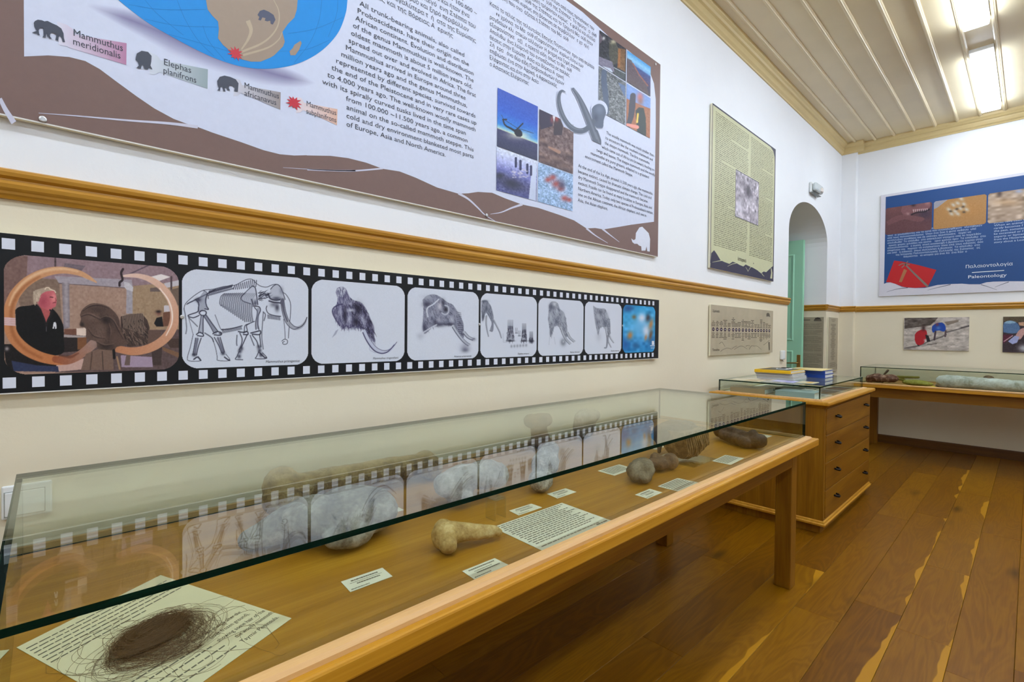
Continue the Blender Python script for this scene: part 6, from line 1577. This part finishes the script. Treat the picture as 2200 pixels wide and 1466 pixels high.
# dark bone at the far end
tag(lump('jaw_fragment', [('c', (2.4346, -0.6646, 0.8744), (2.3545, -0.8529, 0.865), 0.032, 0.0339), ('b', 2.4393, -0.6505, 0.8904, 0.0301), ('b', 2.4487, -0.641, 0.865, 0.0283), ('b', 2.3545, -0.8671, 0.8697, 0.0339), ('b', 2.364, -0.8341, 0.8904, 0.0245), ('c', (2.4016, -0.6834, 0.8603), (2.3263, -0.8153, 0.8555), 0.0264, 0.0264), ('b', 2.4676, -0.6646, 0.8791, 0.0188)], BM['dark'], .004, 2, (.009, .003), (.045, .012), B+.0005), 'dark brown jaw-like bone at the far end of the long case', 'fossil bone')

# ------------------------------------------------------------------ labels lying in the long case
def sheet(name, quad, mat, label, cat, group=None, z=None, lines=None, tex=None, thick=.0006, text_mat=None):
    z = z if z is not None else B+.0004
    q = [np.array(p, float) for p in quad]       # far-left, far-right, near-right, near-left
    v = [(p[0], p[1], z) for p in q] + [(p[0], p[1], z+thick) for p in q]
    t = mk(name, v, [(3, 2, 1, 0), (4, 5, 6, 7)][::-1] + [(i, i+4, (i+1) % 4+4, (i+1) % 4) for i in range(4)], mat)
    tag(t, label, cat, group)
    if lines:
        L = []
        for s, u0, u1, v0, cap in lines:
            at = lambda u, w: (q[0]*(1-u)+q[1]*u)*(1-w)+(q[3]*(1-u)+q[2]*u)*w
            a, b = at(u0, v0), at(u1, v0)
            up = (q[0]-q[3]); up = up/np.linalg.norm(up)
            L.append((s, (a[0], a[1], z+thick+.0003), (*(b-a), 0), (up[0]*cap, up[1]*cap, 0)))
        queue_text(t, 'printed_text', text_mat or ink((60, 58, 50)), L)
    if tex:
        V, F = [], []
        r = np.random.default_rng(len(name)+abs(int(q[0][0]*1000)))
        for u0, u1, v0, hh_ in tex:
            u = u0
            while u < u1-.02:
                w = min(r.uniform(.025, .07), u1-u); n = len(V)
                for uu, vv in ((u, v0), (u+w, v0), (u+w, v0-hh_), (u, v0-hh_)):
                    p = (q[0]*(1-uu)+q[1]*uu)*(1-vv)+(q[3]*(1-uu)+q[2]*uu)*vv
                    V.append((p[0], p[1], z+thick+.0003))
                F.append((n, n+1, n+2, n+3)); u += w+.009
        mk('printed_lines', V, F, ink((112, 108, 92)), t)['kind'] = 'stuff'
    return t
CG = 'label cards in the long case'
small = [(.18, .82, .28, .10), (.12, .88, .42, .035), (.25, .8, .60, .09), (.05, .5, .90, .06)]
sheet('label_card', [(0.4398, -0.7362), (0.5331, -0.739), (0.5302, -0.788), (0.4361, -0.788)], M['card'], 'white label card in front of the massive grey joint bone', 'label card', CG, tex=small)
sheet('label_card', [(0.6527, -0.869), (0.7459, -0.8699), (0.7469, -0.9151), (0.6499, -0.9151)], M['card'], 'white label card in front of the small tan bone', 'label card', CG, tex=[(.12, .92, .25, .10), (.2, .75, .45, .05), (.22, .9, .64, .09), (.05, .55, .92, .07)])
sheet('label_card', [(0.9776, -0.6712), (1.068, -0.6731), (1.069, -0.7173), (0.972, -0.7164)], M['card'], 'white label card beside the clear acrylic bracket', 'label card', CG, tex=small)
sheet('label_card', [(1.1707, -0.6439), (1.2602, -0.6457), (1.2573, -0.6947), (1.1631, -0.6947)], M['card'], 'white label card in front of the pale ridged tooth', 'label card', CG, tex=small)
sheet('label_card', [(1.5116, -0.5902), (1.6529, -0.5902), (1.6435, -0.6646), (1.5069, -0.6693)], M['card'], 'white label card partly behind the grey brown block-shaped bone', 'label card', CG, tex=[(.08, .9, .15+.11*k, .06) for k in range(7)])
sheet('label_card', [(1.376, -0.8388), (1.4674, -0.8379), (1.4645, -0.8859), (1.3741, -0.8859)], M['card'], 'small label card right in front of the block-shaped bone', 'label card', CG, tex=small)
sheet('label_card', [(1.5126, -0.8416), (1.6529, -0.8398), (1.6576, -0.917), (1.5135, -0.9179)], M['card'], 'larger label card with dense text beside the small one', 'label card', CG, tex=[(.06, .94, .14+.12*k, .06) for k in range(7)])
sheet('label_card', [(1.9844, -0.8153), (2.1304, -0.8077), (2.1332, -0.885), (1.9825, -0.8925)], M['card'], 'white label card between the ridged molar and the far bone', 'label card', CG, tex=[(.08, .92, .16+.12*k, .05) for k in range(6)])
sheet('label_card', [(0.6922, -0.4103), (0.7535, -0.4103), (0.7535, -0.4621), (0.6922, -0.4621)], M['card'], 'white label card behind the massive bone, seen through the glass top', 'label card', CG, tex=small)
sheet('label_card', [(1.9948, -0.5045), (2.104, -0.5064), (2.1003, -0.5534), (1.9919, -0.5534)], M['card'], 'white label card behind the ridged molar', 'label card', CG, tex=small)
sheet('label_card', [(2.6277, -0.7324), (2.7266, -0.7324), (2.7219, -0.7983), (2.6277, -0.7983)], M['card'], 'white label card at the far end beside the dark jaw-like bone', 'label card', CG, tex=small)
sheet('information_sheet', [(0.8608, -0.7315), (1.1434, -0.7305), (1.1358, -0.9245), (0.8552, -0.9255)], M['card'], 'large white information sheet full of text near the front glass', 'information sheet', tex=[(.03 + (.02 if k % 3 else 0), .97-.18*((k*7) % 5)/5, .055+.052*k, .020) for k in range(17) if k != 15] + [(.80, .97, .93, .03)])
# hair sample on its large sheet (turned about 31 degrees)
pa_, pb2, pc_ = np.array([-.038, -.5865]), np.array([.1724, -.4546]), np.array([.3183, -.8021])
pd2 = np.array([.095, -.916])
gk = ['.. Siberia', 'Προβοσκιδωτά της Σιβηρίας']
hs_ = sheet('hair_sample_sheet', [pa_, pb2, pc_, pd2], M['paper'], 'large cream sheet with printed text under the brown hair tuft', 'information sheet', tex=[(.02, .60, .06, .009)] + [(.02, .97-.03*(k % 3), .095+.036*k, .009) for k in range(5)] + [(.02, .62, .275, .009)] + [(.10+.02*k, .50+.03*k, .735+.05*k, .009) for k in range(5)],
   lines=[('preserved shortly after the', .52, .90, .735, .0105), ('(ever frozen ground),', .60, .91, .785, .0105), ('showing some hair of the', .60, .985, .835, .0105), ('the woolly mammoth,', .68, 1.0, .885, .0105), ('Taymir Peninsula.', .66, .97, .940, .0105)])
hc = bpy.data.curves.new('hair_tuft', 'CURVE'); hc.dimensions = '3D'; hc.bevel_depth = 0.00021; hc.bevel_resolution = 0; hc.resolution_u = 2
rh = np.random.default_rng(12)
hcx, hcy, hz0 = .127, -.707, B+.0012
ca, sa = math.cos(math.radians(33)), math.sin(math.radians(33))
def hair_spline(pts):
    sp = hc.splines.new('POLY'); sp.points.add(len(pts)-1)
    sp.points.foreach_set('co', np.concatenate([np.array(pts), np.ones((len(pts), 1))], 1).reshape(-1))
for k in range(330):
    a0 = rh.uniform(0, 6.28); turns = rh.uniform(.6, 2.2); n = 34
    big = rh.random() < .78
    rx, ry = (rh.normal(.049, .008), rh.normal(.027, .006)) if big else (rh.normal(.06, .018), rh.normal(.05, .016))
    ox, oy = rh.normal(0, .006), rh.normal(0, .005) - (0 if big else .022)
    t = np.linspace(0, 1, n); th = a0+turns*6.28*t
    wob = np.cumsum(rh.normal(0, .0012, (n, 2)), 0)
    if rh.random() < .28: rx *= rh.uniform(.3, .8); ry *= rh.uniform(.2, .8)
    lx, ly = rx*np.cos(th)+ox+wob[:, 0], ry*np.sin(th)+oy+wob[:, 1]
    zz = hz0 + (rh.uniform(0, .018) if big else rh.uniform(0, .003)) + .003*np.sin(th*1.3+a0)**2
    hair_spline(np.stack([hcx-hcx+lx*ca-ly*sa, lx*sa+ly*ca, np.full(n, 0)+zz-hz0], 1))
for k in range(60):
    n = 22; p = np.array([rh.normal(0, .05), rh.normal(-.02, .05)]); d = rh.uniform(0, 6.28); c = rh.normal(0, .25)
    pts = []
    for i in range(n):
        pts.append((min(max(p[0], -.13), .15), min(max(p[1], -.19), .2), rh.uniform(0, .0008))); p = p+.0065*np.array([math.cos(d), math.sin(d)]); d += c+rh.normal(0, .12)
    hair_spline(np.array(pts))
hm, hnt, hbs = newmat('mammoth_hair')
hbs.inputs['Base Color'].default_value = L4((104, 74, 44)); hbs.inputs['Roughness'].default_value = .5
hc.materials.append(hm)
tmpo = bpy.data.objects.new('tmp', hc); COL.objects.link(tmpo); bpy.context.view_layer.update()
hme = bpy.data.meshes.new_from_object(tmpo.evaluated_get(bpy.context.evaluated_depsgraph_get())); hme.name = 'hair_tuft'
bpy.data.objects.remove(tmpo, do_unlink=True)
ho = bpy.data.objects.new('hair_tuft', hme); COL.objects.link(ho); ho.location = (hcx, hcy, hz0); BASE['hair_tuft'] = np.array((hcx, hcy, hz0))
ho['kind'] = 'thing'
tag(ho, 'tangled tuft of brown mammoth hair on the large cream sheet', 'hair tuft')

# ------------------------------------------------------------------ books and papers on the drawer chest
def book(name, x0, x1, y0, y1, z0, z1, cover, label, cat='book', spine='-x', group=None, pages=(226, 226, 220)):
    t = thing(name, ((x0+x1)/2, (y0+y1)/2, z0), label, cat, group)
    c = min(.003, (z1-z0)*.15); mt = plain(name+'_cover', cover, .35, .45, .03)
    mb = MB().bbox((x0, y0, z0), (x1, y1, z0+c), .001).bbox((x0, y0, z1-c), (x1, y1, z1), .001)
    if spine == '-x': mb.bbox((x0-.002, y0, z0), (x0+c, y1, z1), .002)
    elif spine == '-y': mb.bbox((x0, y0-.002, z0), (x1, y0+c, z1), .002)
    mb.build('cover', mt, t)
    e = .006
    box('pages', (x0+c+.0005, y0+(e if spine != '-y' else c+.0005), z0+c+.0003), (x1-e, y1-e, z1-c-.0003), plain(name+'_pages', pages, .8, .2, .06, 120.0), t)
    return t
zt = KZ+.0005
for k in range(4):
    book('journal', 4.04+.01*k, 4.37+.012*(k % 2), -.495+.006*k, -.235+.008*k, zt+.0117*k, zt+.0117*k+.011, [(196, 198, 200), (180, 176, 168), (206, 206, 206), (188, 190, 196)][k], 'pale journal in the stack under the yellow book, ' + ['lowest', 'second from below', 'third from below', 'topmost'][k], 'journal', '-x', 'journals under the yellow book')
zy = zt+.0475
yb = book('yellow_book', 4.035, 4.385, -.478, -.218, zy, zy+.023, (240, 188, 20), 'thick yellow book on top of the journal stack', 'book')
box('cover_picture', (4.055, -.458, zy+.0233), (4.37, -.238, zy+.0238), ink((86, 84, 74)), yb)
npd = thing('notepad', (4.19, -.375, zy+.0245), 'small white pad with dark clips lying on the yellow book', 'notepad')
MB().bbox((4.12, -.42, zy+.0245), (4.26, -.345, zy+.032), .003).build('pad', M['white'], npd)
MB().bbox((4.125, -.410, zy+.0325), (4.16, -.355, zy+.037), .002).build('clip', M['iron'], npd)
MB().bbox((4.21, -.410, zy+.0325), (4.25, -.355, zy+.037), .002).build('clip', M['iron'], npd)
for k in range(2):
    book('blue_book', 4.46, 4.70, -.595, -.452, zt+.029*k, zt+.029*k+.0285, (24, 62, 150), ['blue book at the bottom of the pair beside the journals', 'blue book on top of the pair under the beige folder'][k], 'book', '-x', 'pair of blue books')
box_ = MB().bbox((4.42, -.582, zt+.0585), (4.73, -.327, zt+.0625), .001)
tag(box_.build('folder', plain('manila_folder', (214, 196, 140), .7, .2)), 'beige folder lying across the blue books', 'folder')
flats = [((3.73, -.36), (3.88, -.15), (216, 206, 176)), ((3.89, -.385), (4.02, -.185), (206, 200, 182)), ((3.84, -.55), (3.99, -.40), (190, 190, 226)), ((3.88, -.665), (4.03, -.56), (206, 200, 168)), ((3.73, -.51), (3.835, -.375), (176, 176, 166))]
for k, (a, b, c) in enumerate(flats):
    mb = MB().box((a[0], a[1], zt), (b[0], b[1], zt+.0022))
    t = mb.build('leaflet', plain('leaflet_%d' % k, c, .5, .4, .05))
    tag(t, ['cream leaflet nearest the wall on the chest glass', 'cream leaflet touching the journal stack', 'lilac leaflet in the middle of the chest glass', 'buff leaflet nearest the drawers on the chest glass', 'grey leaflet at the near wall corner of the chest glass'][k], 'leaflet', 'leaflets on the chest glass')
    MB().box((a[0]+.02, a[1]+.02, zt+.0024), (b[0]-.02, (a[1]+b[1])/2, zt+.0027)).build('printed_picture', ink([(190, 170, 130), (150, 140, 130), (150, 150, 200), (214, 170, 70), (120, 124, 116)][k]), t)
# inside the low case
cz = CB+.0006
book('grey_blue_book', 3.74, 3.92, -.715, -.47, cz, cz+.043, (160, 182, 186), 'thick pale blue book lying inside the low chest case', 'book', '-x')
book('brown_spined_book', 3.74, 3.93, -.40, -.155, cz, cz+.040, (176, 146, 110), 'brown spined book inside the low case near the wall', 'book', '-x')
book('dark_spined_book', 3.96, 4.15, -.555, -.395, cz, cz+.038, (44, 40, 38), 'dark book between the brown and pale blue ones in the low case', 'book', '-x')
cc_ = [(206, 208, 204), (92, 84, 74), (160, 164, 160), (70, 66, 62), (196, 196, 186), (110, 104, 92), (84, 92, 84), (206, 204, 196)]
spots = [(3.94, -.73, 4.10, -.57), (4.12, -.735, 4.31, -.585), (4.33, -.735, 4.51, -.57), (4.53, -.735, 4.77, -.58), (4.18, -.54, 4.39, -.385), (4.42, -.54, 4.64, -.39), (4.0, -.345, 4.24, -.16), (4.30, -.345, 4.57, -.15)]
for k, (s, c) in enumerate(zip(spots, cc_)):
    t = tag(MB().bbox((s[0], s[1], cz), (s[2], s[3], cz+.006), .0008).build('open_booklet', plain('booklet_%d' % k, c, .45, .4, .2, 14.0)), 'flat booklet inside the low chest case, ' + ['right behind the pale blue book', 'second along the drawer side', 'third along the drawer side', 'at the far drawer corner', 'in the middle', 'middle, farther back', 'along the wall side', 'at the far wall side'][k], 'booklet', 'booklets in the low case')
    MB().box((s[0]+.02, s[1]+.02, cz+.0062), ((s[0]+s[2])/2, s[3]-.02, cz+.0066)).build('printed_picture', ink([(120, 120, 112), (150, 130, 104), (84, 84, 84), (136, 110, 96), (124, 110, 90), (170, 160, 140), (150, 150, 130), (140, 120, 100)][k]), t)

# ------------------------------------------------------------------ finds in the back table case
tag(lump('red_brown_rock', [('e', 6.7057, -0.5421, 0.8904, 0.0942, 0.0942, 0.0518), ('e', 6.7152, -0.6457, 0.8932, 0.0801, 0.0848, 0.049), ('b', 6.6869, -0.4762, 0.8791, 0.0471)], BM['redst'], .008, 2, (.02, .006), (.06, .02), B+.0005), 'mottled red brown rock at the near corner of the back case', 'rock')
tag(lump('green_bone_shaft', [('c', (6.875, -0.69, 0.905), (6.885, -0.87, 0.912), 0.017, 0.0132), ('c', (6.87, -0.69, 0.885), (6.875, -0.85, 0.850), 0.0132, 0.0118)], plain('weathered_green', (126, 118, 48), .7, .3, .2), .005, 2, (.004,), (.02,)), 'yellow green split stick leaning against the red brown rock', 'stick')
tag(lump('olive_mound', [('e', 6.7057, -0.8718, 0.8461, 0.0942, 0.1224, 0.033), ('e', 6.6869, -0.9283, 0.8414, 0.0848, 0.0942, 0.0235)], BM['olive'], .008, 3, (.006,), (.05,), B+.0005), 'low olive green mound between rock and white cast', 'cloth')
tag(lump('white_pebble_bone', [('c', (6.80, -1.03, 0.8461), (6.84, -1.03, 0.849), 0.0120, 0.0130)], BM['pale'], .004, 2, (.004,), (.02,), B+.0005), 'small pale bone beside the olive mound', 'fossil bone')
tag(lump('brown_chip', [('c', (6.645, -1.060, 0.8508), (6.640, -1.120, 0.8433), 0.0130, 0.0090)], BM['brown'], .004, 2, (.005,), (.02,), B+.0005), 'small brown chip behind the yellow marker', 'fossil bone')
mb = MB().tube([(6.645, -1.018, B+.0008), (6.645, -1.018, B+.010), (6.645, -1.018, B+.014)], [.020, .018, .006], 14)
tag(mb.build('yellow_marker', plain('marker_yellow', (236, 220, 20), .5), None, True), 'small bright yellow marker by the front glass of the back case', 'marker')
tag(lump('plaster_cast', [('c', (6.7434, -1.1167, 0.8998), (6.7246, -1.7006, 0.8904), 0.0659, 0.0565), ('c', (6.7246, -1.7006, 0.8904), (6.7057, -2.3128, 0.8838), 0.0565, 0.0518), ('b', 6.7434, -1.079, 0.8998, 0.0584)], BM['plaster'], .010, 3, (.016, .005), (.10, .025), B+.0005), 'long white plaster-jacketed tusk lying in the back case', 'fossil tusk')
tag(lump('stone_cup', [('e', 6.9035, -1.418, 0.9544, 0.0377, 0.0424, 0.0283), ('c', (6.9035, -1.418, 0.945), (6.9035, -1.418, 0.8603), 0.0283, 0.0188)], BM['brown'], .006, 2, (.005,), (.02,), B+.0005), 'small brown stone behind the white plaster cast', 'stone')
tag(lump('dark_splinter', [('c', (6.8564, -0.5704, 0.9262), (6.8753, -0.6034, 0.978), 0.0094, 0.0132), ('c', (6.8564, -0.5704, 0.9262), (6.847, -0.561, 0.8508), 0.0094, 0.0151)], BM['dark'], .004, 2, (.003,), (.02,), B+.0005), 'dark splinter standing behind the red brown rock', 'fossil bone')
flush_text()
bpy.context.view_layer.update()
